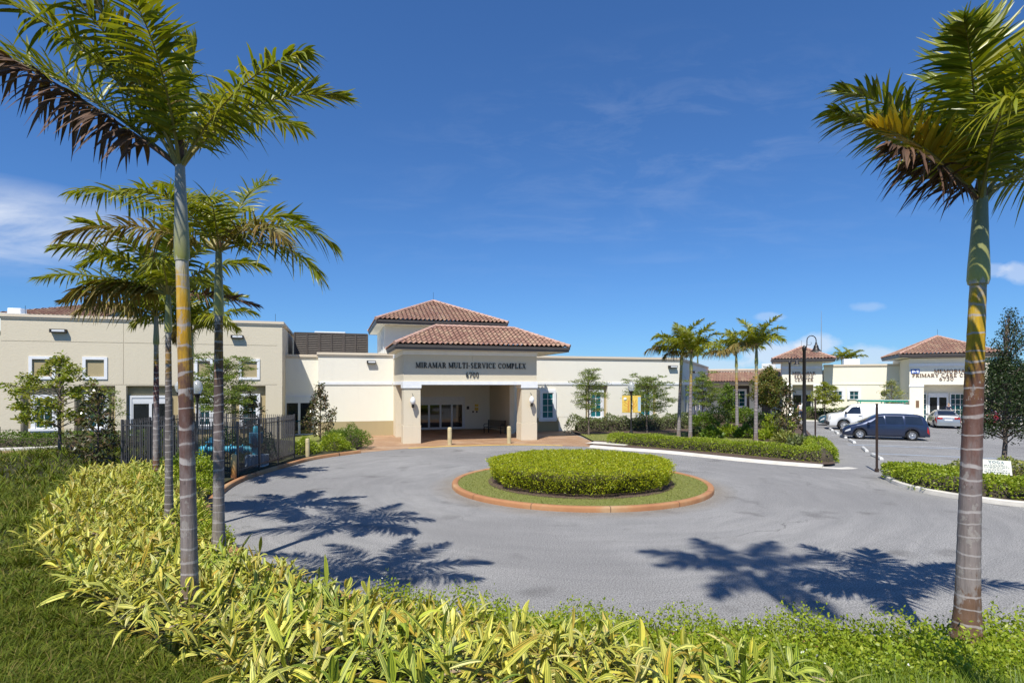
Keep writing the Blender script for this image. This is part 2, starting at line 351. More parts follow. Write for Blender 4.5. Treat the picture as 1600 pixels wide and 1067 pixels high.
def kerb(name, pts, w, h, mat, closed=False, side=1, z=0.0):
    """kerb of rounded section swept along pts; it lies on the left (side=1) of the walking direction"""
    n = len(pts); prof = [(0, -.05), (0, h-.05), (.015, h-.015), (.05, h), (w-.03, h), (w, h-.03), (w, -.05)]; vs = []; fs = []
    for i, p in enumerate(pts):
        a = pts[(i-1) % n] if closed or i > 0 else p; b = pts[(i+1) % n] if closed or i < n-1 else p
        d = Vector((b[0]-a[0], b[1]-a[1])).normalized(); nx, ny = -d.y*side, d.x*side
        vs += [(p[0]+nx*o, p[1]+ny*o, z+q) for o, q in prof]
    k = len(prof)
    for i in range(n if closed else n-1):
        j = (i+1) % n
        for q in range(k-1):
            f = [i*k+q, j*k+q, j*k+q+1, i*k+q+1]; fs.append(f if side < 0 else f[::-1])
    mb = MB(); mb.add(vs, fs, 0, True)
    if not closed: mb.add(vs[:k], [list(range(k))]); mb.add(vs[-k:], [list(range(k-1, -1, -1))])
    return tag(mb.build(name, mat), kind='structure')
def sstep(a, b, x):
    t = np.clip((x-a)/(b-a), 0, 1); return t*t*(3-2*t)

poly_sheet('ground', [(-900, -300), (900, -300), (900, 1500), (-900, 1500)], -.06, LAWN)
poly_sheet('road', [(-11, 6), (95, 6), (95, 78), (-11, 78)], 0.0, ASPH)

CURB_L = smooth_line([(60, 12), (40, 10), (25, 8.6), (14, 7.9), (10, 7.6), (6.5, 7.45), (3, 7.6), (0, 8.05), (-2.2, 8.8), (-4.5, 10.4), (-6.6, 12.8), (-8.35, 15.5), (-9.5, 18.6), (-9.95, 21.3), (-9.75, 24.5), (-9.3, 27.2), (-7.9, 29.6)], 8)
CURB_NP = np.array(CURB_L)
def bed_z(x, y):
    """height of the planted bank that climbs from the kerb towards the camera"""
    x = np.asarray(x, float); y = np.asarray(y, float)
    d = np.sqrt(((x[..., None]-CURB_NP[:, 0])**2+(y[..., None]-CURB_NP[:, 1])**2).min(-1))
    A = np.interp(y, [0, 8, 14, 20, 24, 60], [.65, .63, .42, .12, .06, .06])
    return .12 + A*sstep(.1, 3.2, d) + .55*np.exp(-(((x+18.8)/3.2)**2+((y-24.5)/2.5)**2))
def bank():
    R = np.array([.15, .3, .55, .9, 1.3, 1.8, 2.4, 3.1, 4, 5, 6.5, 8.5, 11, 15, 22, 35, 60]); P = np.array(CURB_L); c = np.array([3.0, 20.0])
    D = (P-c)/np.linalg.norm(P-c, axis=1)[:, None]
    X = P[:, None, 0]+D[:, None, 0]*R; Y = P[:, None, 1]+D[:, None, 1]*R; Z = bed_z(X, Y)
    V = np.stack([X, Y, Z], -1).reshape(-1, 3); n, k = X.shape
    F = [[i*k+j, i*k+j+1, (i+1)*k+j+1, (i+1)*k+j] for i in range(n-1) for j in range(k-1)]
    me = arr_mesh('planted_bank', V, F, mats=[DIRT], smooth=True)
    if me.polygons[0].normal.z < 0: me.flip_normals()
    return tag(link('planted_bank', me), kind='structure')
bank()
kerb('kerb', CURB_L, .2, .15, RUST, side=-1)
poly_sheet('lawn_strip', [(-8.0, 29.75), (-10.1, 35.4), (-10.7, 40.5), (-20, 40.5), (-18.5, 39.4)], .11, LAWN)

# island
IX, IY, IR = 2.38, 20.25, 4.47
circ = lambda r, n=72, s=1: [(IX+r*math.cos(2*math.pi*i*s/n), IY+r*math.sin(2*math.pi*i*s/n)) for i in range(n)]
kerb('island_kerb', circ(IR), .21, .15, RUST, closed=True, side=1)
poly_sheet('island_lawn', circ(IR-.2), .12, LAWN)
poly_sheet('island_mulch', circ(3.22), .128, MULCH)

# entrance paving, flush with the road, with a painted yellow edge
PAVE = [(-7.76, 29.7), (-5.95, 31.4), (-3.6, 32.55), (-.4, 33.35), (1.4, 33.3), (2.9, 32.9), (4.5, 32.5), (4.95, 35.4), (4.6, 38.4), (4.3, 43.2), (-9.5, 47.5), (-11.5, 39.5), (-9.9, 35.4)]
poly_sheet('paved_forecourt', PAVE, .006, PAVER)
def strip(name, pts, w, z, mat, kind='structure'):
    L = []; R = []; n = len(pts)
    for i, p in enumerate(pts):
        a = pts[max(i-1, 0)]; b = pts[min(i+1, n-1)]; d = Vector((b[0]-a[0], b[1]-a[1])).normalized()
        L.append((p[0]-d.y*w/2, p[1]+d.x*w/2)); R.append((p[0]+d.y*w/2, p[1]-d.x*w/2))
    V = [(x, y, z) for x, y in L]+[(x, y, z) for x, y in R]; F = [[n+i, n+i+1, i+1, i] for i in range(n-1)]
    mb = MB(); mb.add(V, F); return tag(mb.build(name, mat), kind=kind)
strip('yellow_edge_line', smooth_line([(-5.7, 31.72), (-3.6, 32.72), (-.4, 33.5), (1.4, 33.45), (2.9, 33.05)], 6), .22, .011, YELLOW)

# garden bed to the right of the entrance
GKERB = smooth_line([(4.55, 32.5), (6.3, 31.1), (8.25, 29.6), (11.1, 26.35), (13.3, 24.6)], 6)
GEND = smooth_line([(13.3, 24.6), (14.1, 25.1), (15.1, 27.6), (18.5, 35.0), (24.2, 48), (25.2, 50.5)], 6)
poly_sheet('garden_bed', GKERB + GEND[1:] + [(28, 56), (27, 66), (23, 70), (13.7, 47.1), (4.35, 43.4), (5.0, 35.4)], .10, MULCH)
kerb('garden_kerb', GKERB, .32, .11, CONC, side=-1)
strip('gutter', [(x+.16*0, y-.0) for x, y in smooth_line([(4.3, 32.3), (6.1, 30.85), (8.05, 29.35), (10.95, 26.05), (13.4, 24.2), (14.4, 24.3)], 6)], .5, .007, CONC)
poly_sheet('garden_lawn', [(4.9, 35.2), (6.6, 34.4), (9.5, 33.6), (14, 34.5), (20, 40), (17, 43.5), (11, 40.5), (4.7, 39.6)], .108, LAWN)
strip('concrete_path', [(4.6, 34.0), (6.6, 32.6)], 1.2, .112, CONC)
strip('walkway', [(22.2, 49.6), (25.5, 54.0), (28.5, 59.8), (29.8, 62.5)], 1.8, .114, PAVER)
# planter with the sign, right
PL = smooth_line([(13.9, 21.6), (13.35, 20.0), (13.35, 18.6), (13.9, 17.3), (15.2, 16.2), (20, 14.6), (30, 12.6), (44, 11)], 6)
poly_sheet('planter_bed', PL + [(44, 26), (18, 23.4), (14.6, 22.6)], .11, MULCH)
kerb('planter_kerb', PL, .2, .15, CONC, side=1)
# far pavement and verge before the service centre
FA = rad(-23.5); f1 = Vector((math.cos(FA), math.sin(FA))); f2 = Vector((-math.sin(FA), math.cos(FA))); N0 = Vector((33.5, 61.5))
FP = lambda x, y: tuple(N0+f1*x+f2*y)
poly_sheet('far_verge', [FP(-3, -7.5), FP(6.4, -7.5), FP(6.4, 1), FP(-4, 1)], .10, LAWN)
kerb('far_kerb', [FP(-5.5, -8.2), FP(6.6, -7.6)], .2, .13, CONC, side=1)
poly_sheet('far_pavement', [FP(6.6, -8), FP(18, -8), FP(18, 2), FP(6.6, 2)], .11, CONC)
# a path beside the lawn, far left
strip('path', [(-34, 25.6), (-27, 26.3), (-23.0, 27.8), (-21.8, 28.6)], 1.3, .30, PAVER)
kerb('path_kerb', [(-34, 26.6), (-27, 27.3), (-23.3, 28.6), (-22.6, 29.4)], .2, .3, CONC, side=1, z=.12)

# parking lines and stops (stall direction and row direction measured on the asphalt)
sd = Vector((.916, -.40)); rd = Vector((.40, .916))
for (x, y, m) in ((19.6, 33.6, LINEB), (19.95, 34.35, LINEW), (18.3, 29.4, LINEB), (17.1, 25.6, LINEW), (17.0, 25.15, LINEB), (22.2, 40.0, LINEW), (20.9, 36.9, LINEW), (23.6, 43.2, LINEW)):
    strip('parking_line', [(x, y), (x+sd.x*5.4, y+sd.y*5.4)], .11, .005, m)

# ------------------------------------------------------------------ lettering drawn as solid shapes (serif capitals)
def arc(cx, cy, rx, ry, tw, th, a0, a1, n=10):
    out = []
    for i in range(n):
        A, B = rad(a0+(a1-a0)*i/n), rad(a0+(a1-a0)*(i+1)/n)
        o = lambda t: (cx+rx*math.cos(t), cy+ry*math.sin(t)); q = lambda t: (cx+(rx-tw)*math.cos(t), cy+(ry-th)*math.sin(t))
        out.append([o(A), o(B), q(B), q(A)])
    return out
def R_(x0, x1, y0, y1): return [(x0, y0), (x1, y0), (x1, y1), (x0, y1)]
def dg(x0, y0, x1, y1, w): return [(x0-w/2, y0), (x0+w/2, y0), (x1+w/2, y1), (x1-w/2, y1)]
T, H = .20, .10
def st(x, t=T, y0=0, y1=1, s0=True, s1=True):
    L = [R_(x, x+t, y0, y1)]
    if s0: L.append(R_(x-.07, x+t+.07, y0, y0+.08))
    if s1: L.append(R_(x-.07, x+t+.07, y1-.08, y1))
    return L
GL = {
 'M': (1.0, st(.08, .07)+st(.78)+[dg(.14, 1, .5, .05, .16), dg(.84, 1, .5, .05, .07)]),
 'I': (.36, st(.10)), 'L': (.72, st(.10)+[R_(.1, .66, 0, H), R_(.6, .66, 0, .26)]),
 'R': (.82, st(.10)+[R_(.1, .42, .93, 1), R_(.1, .42, .46, .53), dg(.72, 0, .4, .5, .17)]+arc(.4, .73, .28, .27, .15, .07, -90, 90)),
 'P': (.70, st(.10)+[R_(.1, .38, .93, 1), R_(.1, .38, .42, .49)]+arc(.36, .71, .28, .29, .15, .07, -90, 90)),
 'A': (.86, [dg(.12, 0, .44, 1, .07), dg(.74, 0, .42, 1, .17), R_(.24, .62, .32, .38), R_(.02, .24, 0, .05), R_(.6, .88, 0, .05)]),
 'U': (.86, st(.10, y0=.3, s0=False)+st(.68, .07, y0=.3, s0=False)+arc(.425, .31, .325, .33, .12, .09, 180, 360)),
 'T': (.76, st(.30, s1=False)+[R_(.04, .72, .93, 1), R_(.04, .09, .74, 1), R_(.67, .72, .74, 1)]),
 '-': (.40, [R_(.06, .34, .34, .44)]),
 'S': (.62, arc(.31, .74, .25, .26, .14, .07, 20, 250)+arc(.31, .27, .26, .27, .14, .07, -160, 80)+[dg(.50, .32, .16, .68, .17)]),
 'E': (.72, st(.10)+[R_(.1, .66, 0, H), R_(.1, .64, .93, 1), R_(.1, .5, .47, .54), R_(.6, .66, 0, .24), R_(.58, .64, .76, 1)]),
 'V': (.84, [dg(.14, 1, .44, 0, .17), dg(.74, 1, .46, 0, .07), R_(.0, .28, .95, 1), R_(.6, .88, .95, 1)]),
 'C': (.80, arc(.44, .5, .38, .5, .16, .07, 40, 320, 14)+[R_(.68, .74, .66, .92)]),
 'O': (.90, arc(.45, .5, .40, .5, .16, .07, 0, 360, 18)), 'G': (.86, arc(.44, .5, .38, .5, .16, .07, 40, 330, 14)+[R_(.62, .78, .12, .48), R_(.5, .84, .43, .48)]),
 'X': (.84, [dg(.14, 1, .7, 0, .18), dg(.74, 1, .1, 0, .07), R_(.0, .28, .95, 1), R_(.6, .86, .95, 1), R_(.0, .22, 0, .05), R_(.56, .86, 0, .05)]),
 'N': (.92, st(.10, .07, s0=True)+st(.74, .07, s0=False)+[dg(.16, 1, .74, 0, .18)]),
 'Y': (.84, st(.34, y1=.5, s1=False)+[dg(.42, .45, .14, 1, .17), dg(.42, .45, .72, 1, .08), R_(.0, .28, .95, 1), R_(.58, .86, .95, 1)]),
 '6': (.66, arc(.33, .29, .28, .29, .12, .08, 0, 360, 14)+arc(.5, .32, .45, .68, .12, .08, 95, 182, 8)),
 '7': (.64, [R_(.06, .6, .87, 1), dg(.24, 0, .53, .95, .13), R_(.06, .12, .72, 1)]),
 '0': (.68, arc(.34, .5, .3, .5, .13, .08, 0, 360, 16)),
 '3': (.60, arc(.26, .74, .26, .26, .13, .07, -90, 160)+arc(.26, .27, .29, .27, .14, .07, -160, 90)),
}
def lettering(name, lines, f, mat, parent, thick=.05, label=None):
    """lines: (text, x centre, z base, cap height, width factor); f(x, z, d) is the wall frame"""
    for text, xc, zb, h, wf in lines:
        mb = MB()
        adv = lambda c: (.42 if c == ' ' else GL[c][0]+.10)*h*wf
        x = xc-sum(adv(c) for c in text)/2
        for c in text:
            if c != ' ':
                for i, poly in enumerate(GL[c][1]):
                    d = -thick-.0015*(i % 7)
                    P = [(x+px*h*wf, zb+py*h) for px, py in poly]
                    ar = sum(P[k][0]*P[(k+1) % 4][1]-P[(k+1) % 4][0]*P[k][1] for k in range(4))
                    if ar < 0: P = P[::-1]
                    vs = [f(a, b, d) for a, b in P]+[f(a, b, .0) for a, b in P]
                    mb.add(vs, [[0, 1, 2, 3], [0, 4, 5, 1], [1, 5, 6, 2], [2, 6, 7, 3], [3, 7, 4, 0]])
            x += adv(c)
        tag(mb.build(name, mat, parent), label)

# ------------------------------------------------------------------ building pieces
def wall(name, f, x0, x1, z0, z1, regions, mats, parent, depth0=0.0):
    """wall face as a relief: regions (xa, xb, za, zb, depth, material or None for an opening)"""
    xs = sorted({x0, x1, *[min(max(v, x0), x1) for r in regions for v in r[:2]]}); zs = sorted({z0, z1, *[min(max(v, z0), z1) for r in regions for v in r[2:4]]})
    nx, nz = len(xs)-1, len(zs)-1; cell = {}
    for i in range(nx):
        for j in range(nz):
            cx, cz = (xs[i]+xs[i+1])/2, (zs[j]+zs[j+1])/2; c = (depth0, 0)
            for r in regions:
                if r[0] < cx < r[1] and r[2] < cz < r[3]: c = (r[4], r[5])
            cell[i, j] = c
    mb = MB()
    for (i, j), (d, m) in cell.items():
        xa, xb, za, zb = xs[i], xs[i+1], zs[j], zs[j+1]
        if m is not None: mb.add([f(xa, za, d), f(xb, za, d), f(xb, zb, d), f(xa, zb, d)], [[0, 1, 2, 3]], m)
        for di, dj in ((1, 0), (0, 1)):
            o = cell.get((i+di, j+dj))
            if o is None or abs(o[0]-d) < 1e-6: continue
            sh = (d, m) if d < o[0] else o; mm = sh[1] if sh[1] is not None else 0
            if di: p = [f(xb, za, d), f(xb, za, o[0]), f(xb, zb, o[0]), f(xb, zb, d)]
            else: p = [f(xa, zb, d), f(xb, zb, d), f(xb, zb, o[0]), f(xa, zb, o[0])]
            mb.add(p, [[0, 1, 2, 3]], mm)
    return mb.build(name, mats, parent)
def fbox(mb, f, x0, x1, z0, z1, d0, d1, mi=0):
    v = [f(x, z, d) for d in (d0, d1) for z in (z0, z1) for x in (x0, x1)]
    mb.add(v, [[0, 1, 3, 2], [4, 6, 7, 5], [0, 4, 5, 1], [2, 3, 7, 6], [0, 2, 6, 4], [1, 5, 7, 3]], mi)
def window(f, xc, z0, w, h, cols, rows, parent, glass, trim=.17, d=0.0, sill=True, label=None):
    """white framed window at depth d: outer trim, sash and bars; child pane and sill"""
    d -= .085; x0, x1, z1 = xc-w/2, xc+w/2, z0+h; mb = MB(); P = d-.055
    fbox(mb, f, x0-trim, x0, z0-.002, z1+trim, P, d+.085); fbox(mb, f, x1, x1+trim, z0-.002, z1+trim, P, d+.085)
    fbox(mb, f, x0, x1, z1, z1+trim, P, d+.085)
    s = .05; q0, q1 = d-.01, d+.05
    fbox(mb, f, x0, x0+s, z0, z1, q0, q1); fbox(mb, f, x1-s, x1, z0, z1, q0, q1); fbox(mb, f, x0+s, x1-s, z1-s, z1, q0, q1); fbox(mb, f, x0+s, x1-s, z0, z0+s, q0, q1)
    b = .032
    for i in range(1, cols): x = x0+w*i/cols; fbox(mb, f, x-b/2, x+b/2, z0+s, z1-s, q0+.004, q1)
    for j in range(1, rows): z = z0+h*j/rows; fbox(mb, f, x0+s, x1-s, z-b/2, z+b/2, q0+.007, q1)
    o = tag(mb.build('window', WHITE, parent), label)
    pm = MB(); fbox(pm, f, x0+s*.5, x1-s*.5, z0+s*.5, z1-s*.5, d+.03, d+.07); pm.build('pane', glass, o)
    if sill:
        sm = MB(); fbox(sm, f, x0-trim-.08, x1+trim+.08, z0-.14, z0-.004, d-.13, d+.085); fbox(sm, f, x0-trim-.02, x1+trim+.02, z0-.24, z0-.142, d-.08, d+.085); sm.build('sill', WHITE, o)
    return o
def niche_frame(f, xc, z0, w, h, parent, t=.16):
    mb = MB(); x0, x1, z1 = xc-w/2, xc+w/2, z0+h; P = -.05
    fbox(mb, f, x0-t, x0, z0-t, z1+t, P, .02); fbox(mb, f, x1, x1+t, z0-t, z1+t, P, .02); fbox(mb, f, x0, x1, z1, z1+t, P, .02); fbox(mb, f, x0, x1, z0-t, z0, P, .02)
    return mb.build('blind_window_frame', WHITE, parent)
def glazed_door(f, x0, x1, z1, leaves, parent, d=0.0, head=.28, label=None, frame=ALU, trim=.14, glass=None):
    mb = MB(); z0 = .02; d -= .075
    fbox(mb, f, x0-trim, x0, z0, z1+trim, d-.05, d+.075); fbox(mb, f, x1, x1+trim, z0, z1+trim, d-.05, d+.075); fbox(mb, f, x0, x1, z1, z1+trim, d-.05, d+.075)
    zt = z1-head; fbox(mb, f, x0, x1, zt, z1, d-.02, d+.06); w = (x1-x0)/leaves; pm = []
    for i in range(leaves):
        a, b = x0+w*i, x0+w*(i+1); s = .075
        fbox(mb, f, a, a+s, z0, zt, d-.015, d+.05); fbox(mb, f, b-s, b, z0, zt, d-.015, d+.05); fbox(mb, f, a+s, b-s, z0, z0+.16, d-.015, d+.05); fbox(mb, f, a+s, b-s, zt-.07, zt, d-.015, d+.05)
        pm.append((a+s, b-s, z0+.16, zt-.07))
    o = tag(mb.build('glass_door', frame, parent), label)
    for a, b, c, e in pm:
        g = MB(); fbox(g, f, a-.01, b+.01, c-.01, e+.01, d+.012, d+.03); g.build('pane', glass or GLASSD, o)
    hb = MB(); fbox(hb, f, x0+.12, x1-.12, 1.02, 1.08, d-.06, d-.03)
    if leaves == 2: hb.build('push_bar', TEALD, o)
    return o
def capline(name, f, x0, x1, z, parent, h=.26, proud=.10, back=.35, mat=None):
    mb = MB(); fbox(mb, f, x0, x1, z+.10, z+h, -proud, back); fbox(mb, f, x0, x1, z, z+.098, -proud*.55, back-.02)
    return mb.build(name, mat or CAP, parent)
def wallpack(f, x, z, parent, w=.62):
    mb = MB(); fbox(mb, f, x-w/2, x+w/2, z, z+.2, -.24, 0); o = mb.build('wall_light', DARKMETAL, parent)
    lm = MB(); fbox(lm, f, x-w*.34, x+w*.44, z+.05, z+.16, -.262, -.242); lm.build('lens', ALU, o); return o
def lantern(f, x, z, parent):
    o = MB(); c = Vector(f(x, z, -.26))
    o.lathe([(.0, -.2), (.07, -.2), (.09, -.12), (.075, -.05), (.1, .0)], 12, M=Matrix.Translation(c)); w = Vector(f(x, z-.15, 0)); o.bar(w, c+Vector((0, 0, -.15)), .05, .05)
    w2 = Vector(f(x, z+.62, 0)); o.tube([Vector(f(x, z+.45, -.2)), Vector(f(x, z+.6, -.16)), w2], .014, 6)
    l = o.build('wall_lantern', DARKMETAL, parent)
    g = MB(); g.lathe([(.09, .0), (.15, .10), (.165, .2), (.13, .33), (.06, .42), (.0, .46)], 14, M=Matrix.Translation(c)); g.build('lamp_globe', FROST, l); return l
FROST = simple('frosted_globe', (.78, .79, .78), .25, var=.05, coat=.3)
def tile_plane(bm, A, d, n, W, Rn, ze, slope, clipL=True, clipR=True, tile=.31, course=.38, uvoff=0.0):
    """one roof slope of S tiles: A eave corner, d along the eave, n inwards"""
    na = max(2, int(W/tile)*6); rows = []
    nc = int(math.ceil(Rn/course)); b2 = bmesh.new(); uvl = b2.loops.layers.uv.new('UVMap')
    P = lambda a, b, h: Vector((A[0]+d[0]*a+n[0]*b, A[1]+d[1]*a+n[1]*b, ze+slope*b+h))
    prof = lambda a: .10*(.5+.5*math.cos(2*math.pi*a/tile))**1.2
    for k in range(nc):
        lo, hi = k*course, min((k+1)*course+.10, Rn)
        pl = [b2.verts.new(P(W*i/na, lo-.03, prof(W*i/na)+.075)) for i in range(na+1)]; ph = [b2.verts.new(P(W*i/na, hi, prof(W*i/na)*.9+.012)) for i in range(na+1)]
        for i in range(na):
            for q in ((pl[i], pl[i+1], ph[i+1], ph[i]),):
                fc = b2.faces.new(q); u = W*(i+.5)/na/tile+.25+uvoff
                for l in fc.loops: l[uvl].uv = (math.floor(u)+.5, k+.5)
    D, Nn = Vector((*d, 0)), Vector((*n, 0)); A3 = Vector((*A, 0))
    if clipL: bmesh.ops.bisect_plane(b2, geom=b2.verts[:]+b2.edges[:]+b2.faces[:], plane_co=A3, plane_no=(Nn-D), clear_outer=True)
    if clipR: bmesh.ops.bisect_plane(b2, geom=b2.verts[:]+b2.edges[:]+b2.faces[:], plane_co=A3+D*W, plane_no=(Nn+D), clear_outer=True)
    me = bpy.data.meshes.new('t'); b2.to_mesh(me); b2.free(); bm.from_mesh(me); bpy.data.meshes.remove(me)
def hip_roof(parent, x0, x1, y0, y1, ze, slope, wall_box, fas=.30, gable=None):
    W, D = x1-x0, y1-y0; R = min(W, D)/2; bm = bmesh.new(); bm.loops.layers.uv.new('UVMap')
    tile_plane(bm, (x0, y0), (1, 0), (0, 1), W, R, ze, slope); tile_plane(bm, (x1, y1), (-1, 0), (0, -1), W, R, ze, slope, uvoff=50)
    tile_plane(bm, (x1, y0), (0, 1), (-1, 0), D, R, ze, slope, uvoff=100); tile_plane(bm, (x0, y1), (0, -1), (1, 0), D, R, ze, slope, uvoff=150)
    me = bpy.data.meshes.new('roof'); bm.to_mesh(me); bm.free(); me.materials.append(TILE); ro = link('roof', me, parent)
    zr = ze+slope*R
    if W >= D: e = [(x0+R, y0+R), (x1-R, y0+R)]
    else: e = [(x0+R, y0+R), (x0+R, y1-R)]
    rm = MB()
    def ridge(a, b, za, zb):
        A, B = Vector((*a, za+.06)), Vector((*b, zb+.06)); L = (B-A).length; k = max(1, int(L/.36))
        for i in range(k): p, q = A.lerp(B, i/k), A.lerp(B, (i+1.12)/k); rm.tube([p, q], [.13, .105], 8)
    c = [(x0, y0), (x1, y0), (x1, y1), (x0, y1)]
    near = lambda p: min(e, key=lambda q: (q[0]-p[0])**2+(q[1]-p[1])**2)
    for p in c: ridge(p, near(p), ze, zr)
    if (e[0][0]-e[1][0])**2+(e[0][1]-e[1][1])**2 > .1: ridge(e[0], e[1], zr, zr)
    rm.build('ridge_cap', RIDGE, ro)
    fm = MB(); t = .05; zb = ze-fas
    fm.box(x0, x1, y0, y0+t, zb+.13, ze-.005); fm.box(x0, x1, y1-t, y1, zb+.13, ze-.005); fm.box(x0, x0+t, y0+t, y1-t, zb+.13, ze-.005); fm.box(x1-t, x1, y0+t, y1-t, zb+.13, ze-.005)
    i = .045
    fm.box(x0+i, x1-i, y0+i, y0+i+t, zb, zb+.128); fm.box(x0+i, x1-i, y1-i-t, y1-i, zb, zb+.128); fm.box(x0+i, x0+i+t, y0+i+t, y1-i-t, zb, zb+.128); fm.box(x1-i-t, x1-i, y0+i+t, y1-i-t, zb, zb+.128)
    fm.build('fascia', BRONZE, parent)
    sm = MB(); sm.box(x0+.1, x1-.1, y0+.1, y1-.1, zb+.02, zb+.06); sm.build('soffit', CREAM, parent)
    rod = MB(); rod.tube([(e[0][0], e[0][1], zr), (e[0][0], e[0][1], zr+.75)], .012, 5); rod.build('lightning_rod', DARKMETAL, parent)
    return ro

# ------------------------------------------------------------------ main building (front faces local -y)
MA = rad(17.0); e1 = (math.cos(MA), math.sin(MA)); e2 = (-math.sin(MA), math.cos(MA)); MO = (-6.42, 34.1)
bld = empty('community_building', (*MO, 0), MA, 'long cream stucco building with a columned entrance canopy, tiled roofs and tall left block', 'building')
def S(px, t):                                               # distance along a front wall of a point measured in the photo
    r = (px-800)/900; a, b = MO[0]+e2[0]*t, MO[1]+e2[1]*t; return (a-r*b)/(r*e1[1]-e1[0])
def ZZ(px, py, t):
    s = S(px, t); return CH-(py-601)/900*(MO[1]+e1[1]*s+e2[1]*t)
def front(t): return lambda x, z, d: (x, t+d, z)
GR = .03
# tall left block
TL = 4.46; F = front(TL); xa, xb = S(1, TL), S(441, TL); X = lambda px: S(px, TL); Zl = lambda px, py: ZZ(px, py, TL)
zg, zu = 3.5, 5.95; reg = []
for z in (zg, zu, .98): reg.append((xa, xb, z-GR/2, z+GR/2, .02, 0))
for px in (193, 278): reg.append((X(px)-GR/2, X(px)+GR/2, zg, 7.15, .02, 0))
wins = [(45, 87), (129, 168), (304, 333), (373, 406)]
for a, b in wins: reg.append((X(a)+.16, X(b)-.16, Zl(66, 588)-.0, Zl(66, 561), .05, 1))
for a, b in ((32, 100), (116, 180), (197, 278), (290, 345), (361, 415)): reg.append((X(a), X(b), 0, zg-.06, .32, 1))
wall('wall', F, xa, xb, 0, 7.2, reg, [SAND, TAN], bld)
sb = MB(); sb.box(xb-.3, xb-.002, TL+.33, 18, 0, 7.2); sb.box(xa, xa+.3, TL+.33, 18, 0, 7.2); sb.box(xa, xb-.31, 17.7, 18, 0, 7.2); sb.box(xa+.31, xb-.31, TL+.4, 17.6, 6.5, 6.7)
sb.box(xb-.3, xb-.0, TL+.002, TL+.33, 3.4, 7.2); sb.build('side_wall', SAND, bld)
capline('parapet_cap', F, xa-.1, xb+.1, 7.2, bld); cp = MB(); cp.box(xb-.3, xb+.1, TL+.36, 18, 7.3, 7.46); cp.build('parapet_cap', CAP, bld)
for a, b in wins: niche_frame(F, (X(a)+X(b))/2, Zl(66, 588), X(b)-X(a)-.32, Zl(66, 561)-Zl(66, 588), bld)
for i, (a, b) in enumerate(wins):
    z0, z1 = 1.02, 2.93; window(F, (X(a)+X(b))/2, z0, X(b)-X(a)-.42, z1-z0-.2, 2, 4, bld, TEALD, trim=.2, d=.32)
glazed_door(F, X(204), X(262), 2.72, 2, bld, d=.32, label='white double glass door of the tall left block')
wallpack(F, X(92.5), Zl(92, 520), bld, .78); wallpack(F, X(371), Zl(371, 529), bld, .7)
# recess between the block and the middle wall
TR = 7.0; F = front(TR); ra, rb = xb, S(497, 6.3)
wall('wall', F, ra, rb, 0, 5.28, [], [CREAM], bld); capline('parapet_cap', F, ra, rb, 5.28, bld)
glazed_door(F, S(446, TR), S(489, TR), 2.62, 2, bld, d=0, label='white double glass door in the shaded recess')
# middle wall
TM = 6.3; F = front(TM)
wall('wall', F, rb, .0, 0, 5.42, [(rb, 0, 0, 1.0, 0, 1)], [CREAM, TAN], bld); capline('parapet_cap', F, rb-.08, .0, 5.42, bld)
mm = MB(); mm.box(rb, rb+.3, TM+.002, TR+.3, 0, 5.42); mm.build('side_wall', CREAM, bld)
tm = MB(); fbox(tm, F, rb, -.1, 3.5, 3.67, -.05, 0); tm.build('trim_band', WHITE, bld)
wallpack(F, S(580, TM), ZZ(580, 568, TM), bld, .6)
# right wing
wa, wb = 8.35, 23.0; reg = [(wa, wb, 1.03, 1.03+GR, .02, 0)]; X = lambda px: S(px, TM)
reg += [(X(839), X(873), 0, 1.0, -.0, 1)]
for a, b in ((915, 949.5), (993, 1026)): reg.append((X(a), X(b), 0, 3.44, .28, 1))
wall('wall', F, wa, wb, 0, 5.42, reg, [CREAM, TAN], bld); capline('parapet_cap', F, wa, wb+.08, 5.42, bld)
tm = MB(); fbox(tm, F, wa, wb, 3.5, 3.67, -.05, 0); tm.build('trim_band', WHITE, bld)
for a, b, d in ((846.5, 864, 0), (924, 941, .28), (1001, 1018, .28)): window(F, (X(a)+X(b))/2, .98, X(b)-X(a), 1.92, 2, 4, bld, TEAL, trim=.2, d=d)
wallpack(F, X(1050), ZZ(1050, 575, TM), bld, .75)
q = (.648, .762); qn = (-.762, .648); SF = lambda x, z, d: (wb+q[0]*x+qn[0]*d, TM+q[1]*x+qn[1]*d, z)
reg = []
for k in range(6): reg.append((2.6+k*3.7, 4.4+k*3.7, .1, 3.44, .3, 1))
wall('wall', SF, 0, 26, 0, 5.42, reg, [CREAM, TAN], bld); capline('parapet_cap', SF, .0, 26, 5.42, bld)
tm = MB(); fbox(tm, SF, 0, 26, 3.5, 3.67, -.05, 0); tm.build('trim_band', WHITE, bld)
for k in range(6): window(SF, 3.5+k*3.7, .95, 1.0, 1.9, 2, 4, bld, TEAL, trim=.2, d=.3)
wallpack(SF, 9, 4.6, bld); wallpack(SF, 20, 4.6, bld)
rfm = MB(); rfm.prism([(rb+.3, TM+.32), (wb-.2, TM+.32), (wb+q[0]*25.5-.4, TM+q[1]*25.5), (wb-4, TM+24), (rb+.3, TM+14)], 4.95, 5.1); rfm.box(ra, rb+.28, TR+.32, 16, 4.9, 5.05); rfm.build('flat_roof', ROOFDECK, bld)
